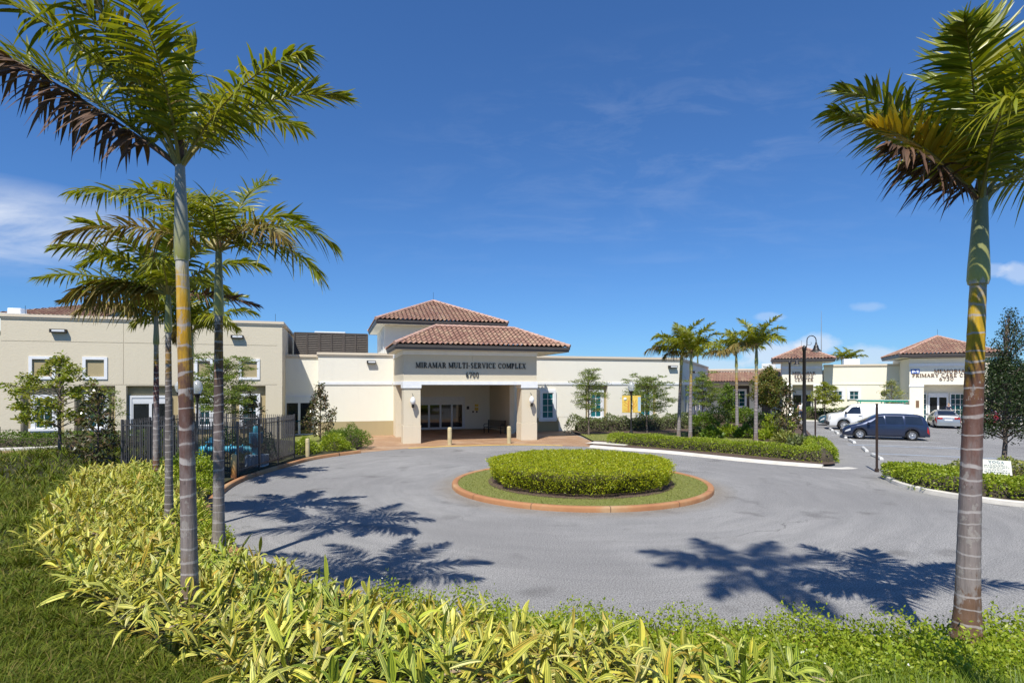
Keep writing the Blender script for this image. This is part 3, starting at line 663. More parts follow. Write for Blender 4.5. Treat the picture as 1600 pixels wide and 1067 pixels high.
# entrance canopy
CW = 8.35; F = front(0)
reg = [(4.18-GR/2, 4.18+GR/2, 3.72, 5.25, .015, 0)]
wall('canopy_wall', F, 0, CW, 3.5, 5.56, reg, [SAND], bld)
cw = MB(); cw.box(0, .35, .02, 6.29, 3.505, 5.56); cw.box(CW-.35, CW, .02, 6.29, 3.505, 5.56); cw.box(.352, CW-.352, .02, .35, 3.505, 5.56); cw.build('canopy_side_wall', SAND, bld)
cl_ = MB(); cl_.box(.36, CW-.36, .36, 10.2, 3.51, 3.6); cl_.build('canopy_ceiling', CREAM, bld)
tb = MB(); fbox(tb, F, -.05, CW+.05, 3.5, 3.71, -.06, -.002); fbox(tb, lambda x, z, d: (d, x, z), -.0, 6.25, 3.5, 3.71, -.05, -.002); fbox(tb, lambda x, z, d: (CW-d, x, z), 0, 6.25, 3.5, 3.71, -.05, -.002)
fbox(tb, F, -.04, CW+.04, 5.3, 5.55, -.05, -.002); fbox(tb, lambda x, z, d: (d, x, z), 0, 6.25, 5.3, 5.55, -.04, -.002); fbox(tb, lambda x, z, d: (CW-d, x, z), 0, 6.25, 5.3, 5.55, -.04, -.002); tb.build('trim_band', WHITE, bld)
for x0 in (0.0, CW-1.0):
    c = MB(); c.box(x0, x0+1.0, 0.0, 1.0, 1.1, 3.28); c.box(x0-.025, x0+1.025, -.025, 1.025, 0, 1.085, bev=.012); c.box(x0+.02, x0+.98, .02, .98, 1.06, 1.12); o = c.build('column', SAND, bld)
    k = MB(); k.box(x0-.05, x0+1.05, -.06, 1.05, 3.3, 3.497); k.build('column_cap', WHITE, o)
lantern(F, .52, 2.35, bld); lantern(F, CW-.42, 2.35, bld)
pw = MB(); pw.box(0, .38, 4.6, 10.5, 0, 3.5); pw.build('porch_wall', SAND, bld); pw = MB(); pw.box(CW-.36, CW, 4.75, 10.5, 0, 3.5); pw.build('porch_wall', SAND, bld)
FB = front(10.3)
wall('porch_wall', FB, .38, CW-.36, 0, 3.6, [(.38, CW, 1.05, 1.07, .015, 0)], [CREAM], bld)
glazed_door(FB, 2.2, 5.8, 2.42, 4, bld, d=.05, head=.42, label='four-leaf sliding glass entrance door under the canopy')
ns = MB(); fbox(ns, FB, 6.75, 7.05, 1.75, 1.95, -.02, 0); fbox(ns, FB, 6.75, 7.05, 1.45, 1.68, -.02, 0); tag(ns.build('notice_sign', YELLOW, bld), 'two small yellow notices beside the entrance door')
ns = MB(); fbox(ns, FB, 6.1, 6.3, 1.55, 1.8, -.03, 0); fbox(ns, FB, 6.55, 6.68, 1.28, 1.42, -.03, 0); fbox(ns, FB, 6.86, 6.98, 1.28, 1.42, -.03, 0); ns.build('wall_plate', DARKMETAL, bld)
hip_roof(bld, -.6, 10.3, -.8, 4.9, 5.85, .467, None)
lettering('sign_lettering', [('MIRAMAR MULTI-SERVICE COMPLEX', 4.18, 4.5, .335, .865), ('6700', 4.18, 3.94, .32, .86)], F, BLACK, bld, .05, 'black serif letters over the entrance canopy')
# tower behind the canopy
tw = MB(); tw.box(-.5, 7.7, 7.4, 15.2, 4.9, 7.85); tw.build('tower_wall', CREAM, bld)
td = MB(); td.box(-.53, -.501, 9.9, 9.97, 5.2, 7.7); td.build('downpipe', ALU, bld); td = MB(); td.tube([(-.56, 8.0, 5.1), (-.56, 8.0, 7.7)], .03, 6); td.build('downpipe', ALU, bld)
hip_roof(bld, -1.19, 8.4, 6.5, 16.1, 8.05, .43, None)
# louvred screen and plant on the flat roof
lv = MB(); l0, l1 = S(460, 9), S(574, 9); zb_, zt_ = 5.2, 7.2
for i in range(7):
    x = l0+(l1-l0)*i/6; w = .09 if i in (2, 4) else .055; lv.box(x-w, x+w, 9.0, 9.12, zb_, zt_)
lv.box(l0, l1, 9.02, 9.1, zt_-.05, zt_+.03)
for j in range(15):
    z = zb_+.1+j*.128
    lv.add([(l0, 9.02, z), (l1, 9.02, z), (l1, 9.11, z+.122), (l0, 9.11, z+.122), (l0, 9.03, z-.012), (l1, 9.03, z-.012), (l1, 9.12, z+.110), (l0, 9.12, z+.110)], [[0, 1, 2, 3], [7, 6, 5, 4], [0, 4, 5, 1], [2, 6, 7, 3], [0, 3, 7, 4], [1, 5, 6, 2]])
lv.box(l0, l0+.1, 9.13, 14, zb_, zt_); lv.build('louver_screen', LOUV, bld)
lb = MB(); lb.box(l0+.15, l1-.1, 9.5, 9.6, zb_, zt_-.25); lb.build('louver_backing', DARKMETAL, bld)
ru = MB(); ru.box(l0+1.3, l0+3.5, 10.2, 12, 5.2, 7.42, bev=.04); ru.build('rooftop_unit', ALU, bld)
ac = MB(); ax = S(22, 8); ac.box(ax-.35, ax+.35, 8, 8.7, 6.7, 8.18, bev=.03); ac.build('rooftop_unit', ALU, bld)
fb = MB(); fb.box(xa-3, S(38, 7), 7.2, 12, 6.7, 7.78); fb.box(S(38, 7)+.002, S(38, 7)+8, 10.8, 12, 6.7, 7.9); fb.build('roof_parapet', WHITE, bld)
rods = ((S(38, TL), TL+.1, 7.4), (S(120, TL), TL+.1, 7.4), (S(430, TL), TL+.1, 7.4), (S(1055, TM), TM+.1, 5.6), (S(300, TL), TL+.1, 7.4), (S(560, TM), TM+.1, 5.6))
for x, y, z in rods: r = MB(); r.tube([(x, y, z), (x, y, z+.55)], .011, 5); r.build('lightning_rod', DARKMETAL, bld)

# gabled building behind the tall block
gb = empty('gabled_building', (-34.0, 47.5, 0), MA, 'tan building with a brown tiled gable roof rising behind the tall left block', 'building')
gw = MB(); gw.box(-7, 0, 0, 8.6, 0, 9.0); gw.add([(0.0, 0, 9.0), (0.0, 8.6, 9.0), (0.0, 4.3, 10.35)], [[0, 1, 2]]); gw.build('wall', SAND, gb)
bm = bmesh.new(); bm.loops.layers.uv.new('UVMap')
tile_plane(bm, (-7, -.6), (1, 0), (0, 1), 7.7, 4.9, 9.0, .31, True, False); tile_plane(bm, (.7, 9.2), (-1, 0), (0, -1), 7.7, 4.9, 9.0, .31, False, True, uvoff=40)
tile_plane(bm, (-7, 9.2), (0, -1), (1, 0), 9.8, 4.9, 9.0, .31, uvoff=80)
me = bpy.data.meshes.new('roof'); bm.to_mesh(me); bm.free(); me.materials.append(TILE); link('roof', me, gb)
fm = MB(); zr = 9.0+.31*4.9
for y0, y1 in ((-.62, 4.3), (9.22, 4.3)): fm.add([(.7, y0, 8.98), (.7, y1, zr), (.7, y1, zr-.35), (.7, y0, 8.63), (.6, y0, 8.98), (.6, y1, zr), (.6, y1, zr-.35), (.6, y0, 8.63)], [[0, 1, 2, 3], [7, 6, 5, 4], [2, 6, 7, 3], [3, 7, 4, 0]])
fm.box(-7, .6, -.62, -.56, 8.7, 8.98); fm.build('fascia', BRONZE, gb)

# ------------------------------------------------------------------ far building (service centre and primary care centre)
fb_ = empty('service_building', (*N0, 0), FA, 'distant cream service centre building with two tiled entrance towers beyond the car park', 'building')
F = front(0)
def SN(px, y):
    r = (px-800)/900; a, b = N0[0]+f2[0]*y, N0[1]+f2[1]*y; return (a-r*b)/(r*f1[1]-f1[0])
def ZN(px, py, y): s = SN(px, y); return CH-(py-601)/900*(N0[1]+f1[1]*s+f2[1]*y)
X = lambda px: SN(px, 0)
reg = [(0, 14, 2.0, 2.03, .015, 0)]
wins = ((1303, 1316), (1327, 1341.5))
for a, b in wins: pass
wall('wall', F, -.2, 14, 0, 5.38, reg, [YCREAM], fb_); capline('parapet_cap', F, -.2, 14, 5.38, fb_)
tm = MB(); fbox(tm, F, .3, 6.2, 3.5, 3.66, -.04, 0); tm.build('trim_band', YCREAM, fb_)
for a, b in wins: window(F, (X(a)+X(b))/2, ZN(1330, 624, 0), X(b)-X(a), ZN(1330, 611, 0)-ZN(1330, 624, 0), 2, 2, fb_, TEALD, trim=.2, d=.0, sill=False)
vm = MB(); vm.lathe([(.28, 0), (.28, .06), (.2, .09), (0, .09)], 16, M=Matrix.Translation((X(1381), 0, ZN(1381, 614, 0))) @ Matrix.Rotation(rad(90), 4, 'X')); vm.build('round_vent', DARKMETAL, fb_)
bk = MB(); bk.box(-.2, 14, .35, 14, 4.9, 5.1); bk.box(-.2, .1, .35, 14, 0, 4.89); bk.box(13.7, 14, .35, 14, 0, 4.89); bk.build('flat_roof', ROOFDECK, fb_)
rm_ = MB(); rm_.box(X(1325), X(1352), 3.5, 5, 5.1, 6.35, bev=.03); rm_.build('rooftop_unit', ALU, fb_)
def tower(x0, x1, y0, y1, o0, o1, lines, ztop, eave, slope, oh, fas=.3):
    Ft = front(y0)
    wall('tower_wall', Ft, x0, x1, 0, ztop, [(o0, o1, 0, 3.5, 1.4, None)], [YCREAM], fb_)
    w = MB(); w.box(x0, x0+.25, y0+.002, y1, 0, ztop); w.box(x1-.25, x1, y0+.002, y1, 0, ztop); w.box(x0+.26, x1-.26, y0+1.4, y1, 3.5, ztop); w.box(o0-.002, o1+.002, y0+1.42, y0+1.6, 0, 3.5); w.box(x0+.26, x1-.26, y0+.02, y0+1.39, 3.52, 3.7); w.build('tower_wall', YCREAM, fb_)
    t = MB(); fbox(t, Ft, x0-.03, x1+.03, ztop-.75, ztop-.5, -.05, -.002); fbox(t, Ft, x0-.04, o0, 3.3, 3.5, -.05, -.002); fbox(t, Ft, o1, x1+.04, 3.3, 3.5, -.05, -.002); t.build('trim_band', WHITE, fb_)
    lettering('sign_lettering', lines, Ft, LETTERBROWN, fb_, .05)
    hip_roof(fb_, x0-oh[0], x1+oh[1], y0-oh[2], y1+.4, eave, slope, None, fas)
# service centre tower
y0 = -1.5; a, b = SN(1222, y0), SN(1285, y0); c = SN(1258, y0); hh = .42
tower(a, b, y0, 3.6, SN(1238, y0), SN(1271, y0), [('MIRAMAR', c-.1, ZN(1258, 585, y0), .29, 1.2), ('SERVICE', c-.1, ZN(1258, 590.3, y0), .29, 1.16), ('CENTER', c-.1, ZN(1258, 595.6, y0), .29, 1.16)], 5.95, 6.2, .46, (1.0, 1.15, .9))
glazed_door(front(y0+1.38), SN(1238, y0)+.08, SN(1271, y0)-.08, 2.75, 2, fb_, d=0, label='white double door of the distant service centre tower')
# primary care centre tower
y0 = -4.4; a, b = SN(1421, y0), SN(1539, y0); g = lambda px: SN(px, y0)
tower(a, b, y0, 3.2, g(1443.5), g(1517), [('MEMORIAL', g(1487), ZN(1480, 582.3, y0), .31, 1.22), ('PRIMARY CARE CENTER', g(1480.5), ZN(1480, 588.8, y0), .31, 1.12), ('6730', g(1479), ZN(1480, 594.6, y0), .31, 1.25)], 6.0, 6.35, .47, (1.0, 1.0, .9))
lg = MB(); zz = ZN(1430, 583.5, y0); Fm = front(y0); xl = g(1430)
fbox(lg, Fm, xl-.34, xl+.34, zz, zz+.4, -.05, 0); lo_ = lg.build('logo_panel', simple('logo_blue', (.02, .10, .42), .5), fb_)
lw = MB()
for poly in (R_(-.26, -.14, .05, .35), dg(-.18, .35, .0, .1, .1), dg(.18, .35, .0, .1, .06), R_(.14, .26, .05, .35)):
    P = [(xl+px, zz+pz) for px, pz in poly]; lw.add([Fm(p[0], p[1], -.056) for p in P]+[Fm(p[0], p[1], -.05) for p in P], [[0, 1, 2, 3], [0, 4, 5, 1], [1, 5, 6, 2], [2, 6, 7, 3], [3, 7, 4, 0]])
lw.build('logo_letter', WHITE, lo_)
FD = front(y0+1.38); sf = MB(); u0, u1 = g(1443.5), g(1517)
window(FD, (u0+g(1454))/2+.05, .1, g(1454)-u0-.15, 2.55, 1, 5, fb_, TEALD, trim=.05, d=0, sill=False)
glazed_door(FD, g(1457), g(1487), 2.65, 2, fb_, d=0, label='white glass doors of the distant primary care entrance', trim=.06)
window(FD, (g(1490)+u1)/2, .1, u1-g(1490)-.15, 2.55, 3, 5, fb_, TEALD, trim=.05, d=0, sill=False)
pq = MB(); fbox(pq, Fm, g(1431), g(1436), 1.35, 2.0, -.04, 0); pq.build('wall_plaque', LETTERBROWN, fb_)
# covered walkway with its lean-to tiled roof
yw = 5.0; xw0, xw1 = SN(1100, yw), SN(1222, yw)
wall('wall', front(yw), xw0-4, xw1, 0, 5.15, [(SN(1139, yw), SN(1171, yw), 0, 3.4, .3, 1), (SN(1190, yw), SN(1204, yw), 0, 3.4, .3, 1)], [YCREAM, LOUV], fb_); capline('parapet_cap', front(yw), xw0-4, xw1, 5.15, fb_)
window(front(yw), SN(1155, yw), .9, 1.3, 1.9, 2, 4, fb_, TEALD, trim=.18, d=.3)
bm = bmesh.new(); bm.loops.layers.uv.new('UVMap'); tile_plane(bm, (xw0-4, yw-2.4), (1, 0), (0, 1), xw1-xw0+4, 2.4, 3.85, .48, False, False)
me = bpy.data.meshes.new('roof'); bm.to_mesh(me); bm.free(); me.materials.append(TILE); link('roof', me, fb_)
fm = MB(); fm.box(xw0-4, xw1, yw-2.45, yw-2.38, 3.55, 3.84); fm.build('fascia', BRONZE, fb_); sm = MB(); sm.box(xw0-4, xw1, yw-2.37, yw-.01, 3.56, 3.6); sm.build('soffit', CREAM, fb_)
bk = MB(); bk.box(xw0-4, xw1, yw+.36, 16, 4.7, 4.9); bk.box(SN(1190, 8), SN(1212, 8), 8, 10, 4.9, 6.1, bev=.04); bk.build('flat_roof', ROOFDECK, fb_)
# ------------------------------------------------------------------ vegetation
def unit(v): return v/np.maximum(np.linalg.norm(v, axis=-1, keepdims=True), 1e-9)
def blades(P, D, S, L, W, bend, nseg, prof, fold=0.0):
    """ribbon leaves: base P, direction D, width direction S, bend = displacement of the tip (per length)"""
    n = len(P); t = np.linspace(0, 1, nseg+1); w = np.array([prof(q) for q in t])
    c = P[:, None]+D[:, None]*(L[:, None, None]*t[None, :, None])+bend[:, None]*(L[:, None, None]*(t**2)[None, :, None])
    o = S[:, None]*(W[:, None, None]*.5*w[None, :, None])
    if fold:
        nn = unit(np.cross(S, D)); up = nn[:, None]*(W[:, None, None]*fold*w[None, :, None]); V = np.stack([c-o+up, c, c+o+up], 2); k = 3
    else: V = np.stack([c-o, c+o], 2); k = 2
    V = V.reshape(-1, 3); base = (np.arange(n)*(nseg+1)*k)[:, None, None]; row = (np.arange(nseg)*k)[None, :, None]; F = []; U = []
    for q in range(k-1):
        a = base+row+q; F.append(np.concatenate([a, a+1, a+k+1, a+k], 2).reshape(-1, 4))
        u0, u1 = q/(k-1), (q+1)/(k-1); uv = np.zeros((n, nseg, 4, 2))
        uv[..., 0, 0] = u0; uv[..., 1, 0] = u1; uv[..., 2, 0] = u1; uv[..., 3, 0] = u0
        uv[..., 0, 1] = t[None, :-1]; uv[..., 1, 1] = t[None, :-1]; uv[..., 2, 1] = t[None, 1:]; uv[..., 3, 1] = t[None, 1:]
        U.append(uv.reshape(-1, 2))
    return V, np.concatenate(F), np.concatenate(U)
def diamonds(P, D, S, L, W, sag=0.0):
    m = P+D*(L*.5)[:, None]; V = np.stack([P, m+S*(W*.5)[:, None], P+D*L[:, None]-np.array([0, 0, 1.])*(L*sag)[:, None], m-S*(W*.5)[:, None]], 1).reshape(-1, 3)
    return V, np.arange(len(V)).reshape(-1, 4)
def rdir(n, up=0.0):
    v = rng.normal(size=(n, 3)); v[:, 2] += up; return unit(v)
def perp(D):
    r = rng.normal(size=D.shape); return unit(np.cross(D, r))
class Cloud:
    """many small leaves gathered into one mesh, with an optional solid inside of twigs (material 1)"""
    def __init__(s): s.V = []; s.F = []; s.M = []; s.n = 0
    def add(s, V, F, mi=0): s.V.append(V); s.F.append(F+s.n); s.M.append(np.full(len(F), mi)); s.n += len(V)
    def leaves(s, P, L, W, up=.3, N_=None, jit=1.0, sag=.1):
        n = len(P); D = rdir(n, up) if N_ is None else unit(N_+rng.normal(size=(n, 3))*jit)
        LL = L*rng.uniform(.65, 1.25, n); s.add(*diamonds(P, D, perp(D), LL, W/L*LL, sag))
    def build(s, name, mats, parent=None, loc=None): return link(name, arr_mesh(name, np.concatenate(s.V), np.concatenate(s.F), mats=mats, mi=np.concatenate(s.M)), parent, loc)

L_ISL = leafmat('island_hedge_leaves', [(.29, .36, .010), (.40, .43, .014), (.21, .29, .012), (.48, .46, .02), (.33, .38, .014)], .3, .4)
L_BRIGHT = leafmat('bright_green_leaves', [(.20, .29, .014), (.30, .38, .02), (.15, .23, .012), (.38, .42, .04), (.24, .31, .016)], .3)
L_MID = leafmat('mid_green_leaves', [(.095, .17, .016), (.15, .24, .022), (.07, .12, .012), (.21, .28, .035)], .28)
L_GREY = leafmat('grey_green_leaves', [(.11, .15, .04), (.18, .22, .075), (.08, .11, .03), (.24, .27, .12)], .2)
L_DARK = leafmat('dark_green_leaves', [(.02, .045, .010), (.04, .075, .015), (.015, .032, .008), (.055, .09, .02)], .2)
L_TREE = leafmat('yellow_green_tree_leaves', [(.20, .27, .02), (.29, .34, .03), (.15, .2, .015), (.36, .35, .04), (.24, .25, .03)], .35)
L_FEATHER = leafmat('feathery_tree_leaves', [(.15, .22, .025), (.23, .30, .045), (.11, .17, .02), (.30, .34, .08)], .35)
L_MAG = leafmat('magnolia_leaves', [(.03, .05, .012), (.07, .095, .022), (.12, .07, .03), (.045, .07, .018), (.17, .11, .05), (.09, .11, .03)], .15, .25, spec=.7)
L_ORANGE = leafmat('orange_green_leaves', [(.09, .15, .02), (.15, .19, .03), (.2, .14, .03), (.08, .13, .02), (.28, .18, .04)], .3)
L_OAK = leafmat('oak_leaves', [(.018, .036, .010), (.035, .06, .014), (.025, .045, .011), (.06, .085, .02)], .22)
L_VARI = leafmat('variegated_shrub_leaves', [(.2, .24, .04), (.42, .40, .12), (.12, .18, .03), (.32, .33, .08)], .3)
L_GINGER = leafmat('variegated_ginger_leaves', [(.74, .64, .06), (.82, .76, .18), (.60, .52, .04), (.76, .74, .16), (.56, .33, .03), (.84, .80, .34)], .18, .5, stripe=(.055, .115, .010))
L_GINGER2 = leafmat('greener_ginger_leaves', [(.40, .47, .03), (.58, .60, .08), (.28, .37, .02), (.70, .68, .18)], .18, .5, stripe=(.04, .09, .008))
L_DEADL = leafmat('withered_leaves', [(.22, .14, .08), (.35, .26, .17), (.16, .10, .06), (.42, .34, .25)], .15, .7)
L_GRASS = leafmat('grass_blades', [(.062, .098, .006), (.12, .17, .010), (.04, .062, .005), (.19, .21, .018), (.085, .12, .008), (.28, .22, .07)], .2, .65, spec=.2)
L_TURF = leafmat('turf_blades', [(.18, .22, .03), (.25, .28, .05), (.33, .30, .11), (.14, .17, .02)], .3, .6)
TWIG = simple('twigs', (.06, .048, .03), .95, var=.4, scale=12)
# palms
L_PALM = leafmat('palm_leaflets', [(.16, .20, .012), (.25, .28, .016), (.11, .15, .010), (.34, .32, .025), (.19, .22, .014)], .38, .35, spec=.5)
L_PALMY = leafmat('yellowing_palm_leaflets', [(.58, .38, .02), (.66, .46, .03), (.40, .30, .02), (.44, .25, .025)], .3, .45)
L_PALMB = leafmat('dry_palm_leaflets', [(.10, .05, .03), (.16, .085, .05), (.07, .038, .025), (.2, .12, .07)], .12, .7)
L_PALMO = leafmat('browning_palm_leaflets', [(.19, .14, .03), (.27, .19, .05), (.12, .12, .02), (.22, .13, .05)], .25, .55)
PET = simple('palm_petiole', (.24, .20, .05), .5, var=.2); PETB = simple('dry_petiole', (.12, .065, .035), .7, var=.3)
def trunkmat(name, H, stops, sp=.19, ring=(.40, .36, .34)):
    m, nt, p = newmat(name); o = N(nt, 'ShaderNodeTexCoord').outputs['Object']; s = N(nt, 'ShaderNodeSeparateXYZ'); LK(nt, o, s.inputs[0])
    n1 = NOISE(nt, MAPV(nt, o, scale=(9, 9, 3.5)), 1.0, 4, .65); n2 = NOISE(nt, MAPV(nt, o, scale=(26, 26, 2.2)), 1.0, 4, .7); n3 = NOISE(nt, MAPV(nt, o, scale=(5, 5, 2)), 1.0, 2)
    z = M_(nt, 'DIVIDE', s.outputs[2], H)
    c = RAMP(nt, M_(nt, 'MULTIPLY_ADD', M_(nt, 'SUBTRACT', n1, .5), .46, z), stops)
    c = MIX(nt, M_(nt, 'MULTIPLY_ADD', n2, 2.4, -1.05, clamp=True), c, MIX(nt, .65, c, (.05, .035, .03)))
    c = MIX(nt, M_(nt, 'MULTIPLY_ADD', n2, -2.4, .85, clamp=True), c, MIX(nt, .45, c, (.42, .40, .38)))
    pt = NOISE(nt, MAPV(nt, o, scale=(7, 7, 4.5)), 1.0, 6, .72); c = MIX(nt, RAMP(nt, pt, [(.57, (0, 0, 0)), (.59, (.6, .6, .6))]), c, (.34, .31, .28)); c = MIX(nt, RAMP(nt, pt, [(.36, (.5, .5, .5)), (.38, (0, 0, 0))]), c, (.07, .05, .045))
    n4 = NOISE(nt, MAPV(nt, o, scale=(.6, .6, 2.6)), 1.0, 2); w = M_(nt, 'ADD', M_(nt, 'DIVIDE', s.outputs[2], sp), M_(nt, 'ADD', M_(nt, 'MULTIPLY', n3, .4), M_(nt, 'MULTIPLY', n4, 2.6))); fr = M_(nt, 'FRACT', w)
    rm_ = RAMP(nt, fr, [(0, (1, 1, 1)), (.10, (.9, .9, .9)), (.14, (0, 0, 0)), (.97, (0, 0, 0)), (1, (1, 1, 1))]); c = MIX(nt, M_(nt, 'MULTIPLY', rm_, M_(nt, 'MULTIPLY_ADD', n1, 2.0, -.15, clamp=True)), c, ring)
    LK(nt, c, p.inputs['Base Color']); p.inputs['Roughness'].default_value = .75; p.inputs['Specular IOR Level'].default_value = .3
    b = N(nt, 'ShaderNodeBump'); b.inputs['Strength'].default_value = .5; b.inputs['Distance'].default_value = .02; LK(nt, n2, b.inputs['Height']); LK(nt, b.outputs[0], p.inputs['Normal'])
    return m
def shaftmat(name, lo, hi, H):
    m, nt, p = newmat(name); o = N(nt, 'ShaderNodeTexCoord').outputs['Object']; s = N(nt, 'ShaderNodeSeparateXYZ'); LK(nt, o, s.inputs[0])
    n = NOISE(nt, MAPV(nt, o, scale=(10, 10, 1.2)), 1.0, 4, .6)
    c = RAMP(nt, M_(nt, 'ADD', M_(nt, 'DIVIDE', s.outputs[2], H), M_(nt, 'MULTIPLY_ADD', n, .3, -.15)), [(.0, (.45, .43, .38)), (.04, lo), (.32, tuple((a+b)/2 for a, b in zip(lo, hi))), (.6, hi)])
    c = MIX(nt, M_(nt, 'MULTIPLY_ADD', n, 2.0, -1.15, clamp=True), c, (.14, .11, .09))
    LK(nt, c, p.inputs['Base Color']); p.inputs['Roughness'].default_value = .4; return m

def frond_mesh(L, e0, droop, n=46, leaf=.62, wid=.04, vee=18, hang=.35, mat=None, pet=None, bare=.13, flat=False, broken=0.0, sway=0.0, seed=0):
    """one feather frond, growing along local +x from the origin"""
    r = np.random.default_rng(seed); K = 22; n = int(n*1.3); t = np.linspace(0, 1, K)
    e = np.radians(e0-droop*t**1.35); yaw = np.radians(sway*t**1.5)
    T = np.stack([np.cos(e)*np.cos(yaw), np.cos(e)*np.sin(yaw), np.sin(e)], 1)
    R = np.concatenate([[[0, 0, 0]], np.cumsum((T[1:]+T[:-1])/2*(L/(K-1)), 0)])
    tt = np.clip(np.linspace(bare, .995, n)+r.uniform(-.004, .004, n), bare, 1); at = lambda A: np.stack([np.interp(tt, t, A[:, i]) for i in range(3)], 1)
    P0, T0 = at(R), unit(at(T)); Sd = unit(np.cross(np.tile([0, 0, 1.], (n, 1)), T0)); U = np.cross(T0, Sd)
    u = (tt-bare)/(1-bare); ang = np.radians(np.interp(u, [0, .15, .6, 1], [62, 66, 54, 22])); ll = leaf*np.interp(u, [0, .1, .35, .7, .92, 1], [.55, .8, 1, .88, .55, .38])
    V = []; F = []; UV = []; off = 0
    for sgn in (1, -1):
        for rank in ((0, 1) if not flat else (0,)):                 # leaflets stand in several planes
            k = n; keep = r.random(k) > (max(broken, .62) if rank else broken)
            v = np.radians(vee+r.normal(0, 14, k)+(26 if rank else -8)*(0 if flat else 1)); a = ang+r.normal(0, .09, k)
            D = unit(T0*np.cos(a)[:, None]+(Sd*sgn*np.cos(v)[:, None]+U*np.sin(v)[:, None])*np.sin(a)[:, None])
            S = unit(T0-D*(T0*D).sum(1)[:, None]+r.normal(0, .22, (k, 3))); S = unit(S-D*(S*D).sum(1)[:, None])
            Lf = ll*r.uniform(.8, 1.1, k); bd = np.zeros((k, 3)); bd[:, 2] = -hang*r.uniform(.45, 1.5, k); bd += r.normal(0, .05, (k, 3))
            pp = P0+T0*(L/n*.5*rank)
            A = blades(pp[keep], D[keep], S[keep], Lf[keep], (wid*r.uniform(.75, 1.15, k))[keep], bd[keep], 5, lambda q: [.45, .95, 1, .85, .5, .04][int(round(q*5))], .12)
            V.append(A[0]); F.append(A[1]+off); UV.append(A[2]); off += len(A[0])
    nl = sum(len(f) for f in F)
    # rachis
    rr = np.interp(t, [0, .06, .2, 1], [.034, .026, .017, .003])*(L/2.6)**.5; q = 6; th = np.arange(q)*2*np.pi/q
    Sd2 = unit(np.cross(np.tile([0, 0, 1.], (K, 1)), T)); U2 = np.cross(T, Sd2)
    tv = (R[:, None]+(Sd2[:, None]*np.cos(th)[None, :, None]+U2[:, None]*np.sin(th)[None, :, None])*rr[:, None, None]).reshape(-1, 3)
    tf = np.array([[i*q+k, i*q+(k+1) % q, (i+1)*q+(k+1) % q, (i+1)*q+k] for i in range(K-1) for k in range(q)])
    V.append(tv); F.append(tf+off); UV.append(np.zeros((len(tf)*4, 2)))
    Fc = np.concatenate(F); mi = np.r_[np.zeros(nl, int), np.ones(len(tf), int)]
    return arr_mesh('frond', np.concatenate(V), Fc, np.concatenate(UV), [mat or L_PALM, pet or PET], mi, True)
def palm(name, x, y, z, top, sz, r0, r1, lean, fronds, label, group, tm, sm, sh=1.1, shaft_r=None, rings=.19, cat='palm tree'):
    """top: height of the crown; sz: length of the crownshaft; lean: (dx, dy) of the crown; fronds: (azimuth, mesh) pairs"""
    root = empty(name, (x, y, z), 0, label, cat, group); Ht = top-sz-z; K = int(Ht/rings*4)
    mb = MB(); pts = []; rs = []
    for i in range(K+1):
        u = i/K; h = Ht*u; b = u**1.4
        flare = 1+.42*math.exp(-u*Ht/.22); fr = (h/rings) % 1
        pts.append((lean[0]*b*Ht/(top-z), lean[1]*b*Ht/(top-z), h-.06)); rs.append((r0+(r1-r0)*u**1.2)*flare*(1+.035*(1-fr)**2))
    mb.tube(pts, rs, 16); mb.build('trunk', tm, root)
    p = Vector(pts[-1])+Vector((0, 0, .0)); d = (Vector((lean[0], lean[1], top-z))-p); sr = shaft_r or r1*1.25; cs = MB()
    prof = ((0, 1.06), (.05, 1.2), (.2, 1.16), (.45, 1.0), (.8, .82), (1.0, .74))
    cs.tube([d*u for u, _ in prof], [sr*q/1.1 for _, q in prof], 16); c = cs.build('crownshaft', sm, root, loc=p)
    bs = MB(); bs.tube([Vector((0, 0, -.05)), Vector((0, 0, .10)), Vector((.005, 0, .32))], [sr*.68, sr*.6, .02], 10)
    bs.build('frond_bases', PETB, root, loc=(lean[0], lean[1], top-z))
    for az, me in fronds:
        f = link('frond', me, root, (lean[0]*1.0+math.cos(rad(az))*sr*.35, lean[1]+math.sin(rad(az))*sr*.35, top-z-.03)); f.rotation_euler = (0, 0, rad(az))
    return root
ST1 = [(0, (.17, .115, .07)), (.08, (.2, .15, .115)), (.2, (.24, .205, .19)), (.4, (.2, .15, .14)), (.52, (.13, .07, .058)), (.6, (.12, .06, .045)), (.66, (.2, .11, .05)), (.72, (.42, .24, .03)), (.79, (.56, .30, .012)), (.88, (.55, .33, .04)), (.95, (.50, .40, .2)), (1, (.5, .47, .4))]
ST6 = [(0, (.15, .085, .05)), (.1, (.17, .10, .065)), (.14, (.26, .22, .2)), (.4, (.23, .19, .18)), (.52, (.17, .10, .085)), (.62, (.12, .055, .04)), (.7, (.16, .075, .03)), (.78, (.45, .27, .015)), (.88, (.58, .36, .015)), (.96, (.5, .38, .15)), (1, (.5, .47, .4))]
ST2 = [(0, (.24, .21, .17)), (.2, (.23, .20, .185)), (.42, (.19, .155, .15)), (.55, (.11, .08, .075)), (.68, (.09, .06, .055)), (.8, (.16, .09, .04)), (.87, (.33, .2, .04)), (.93, (.08, .06, .05)), (1, (.4, .39, .36))]
ST3 = [(0, (.15, .13, .11)), (.2, (.17, .15, .14)), (.55, (.15, .13, .125)), (.72, (.15, .13, .12)), (.82, (.34, .2, .05)), (.9, (.1, .08, .07)), (1, (.4, .39, .36))]
ST4 = [(0, (.17, .075, .04)), (.18, (.19, .10, .06)), (.24, (.25, .22, .21)), (.5, (.22, .19, .19)), (.62, (.12, .05, .045)), (.82, (.12, .05, .04)), (.88, (.4, .24, .03)), (1, (.35, .33, .28))]
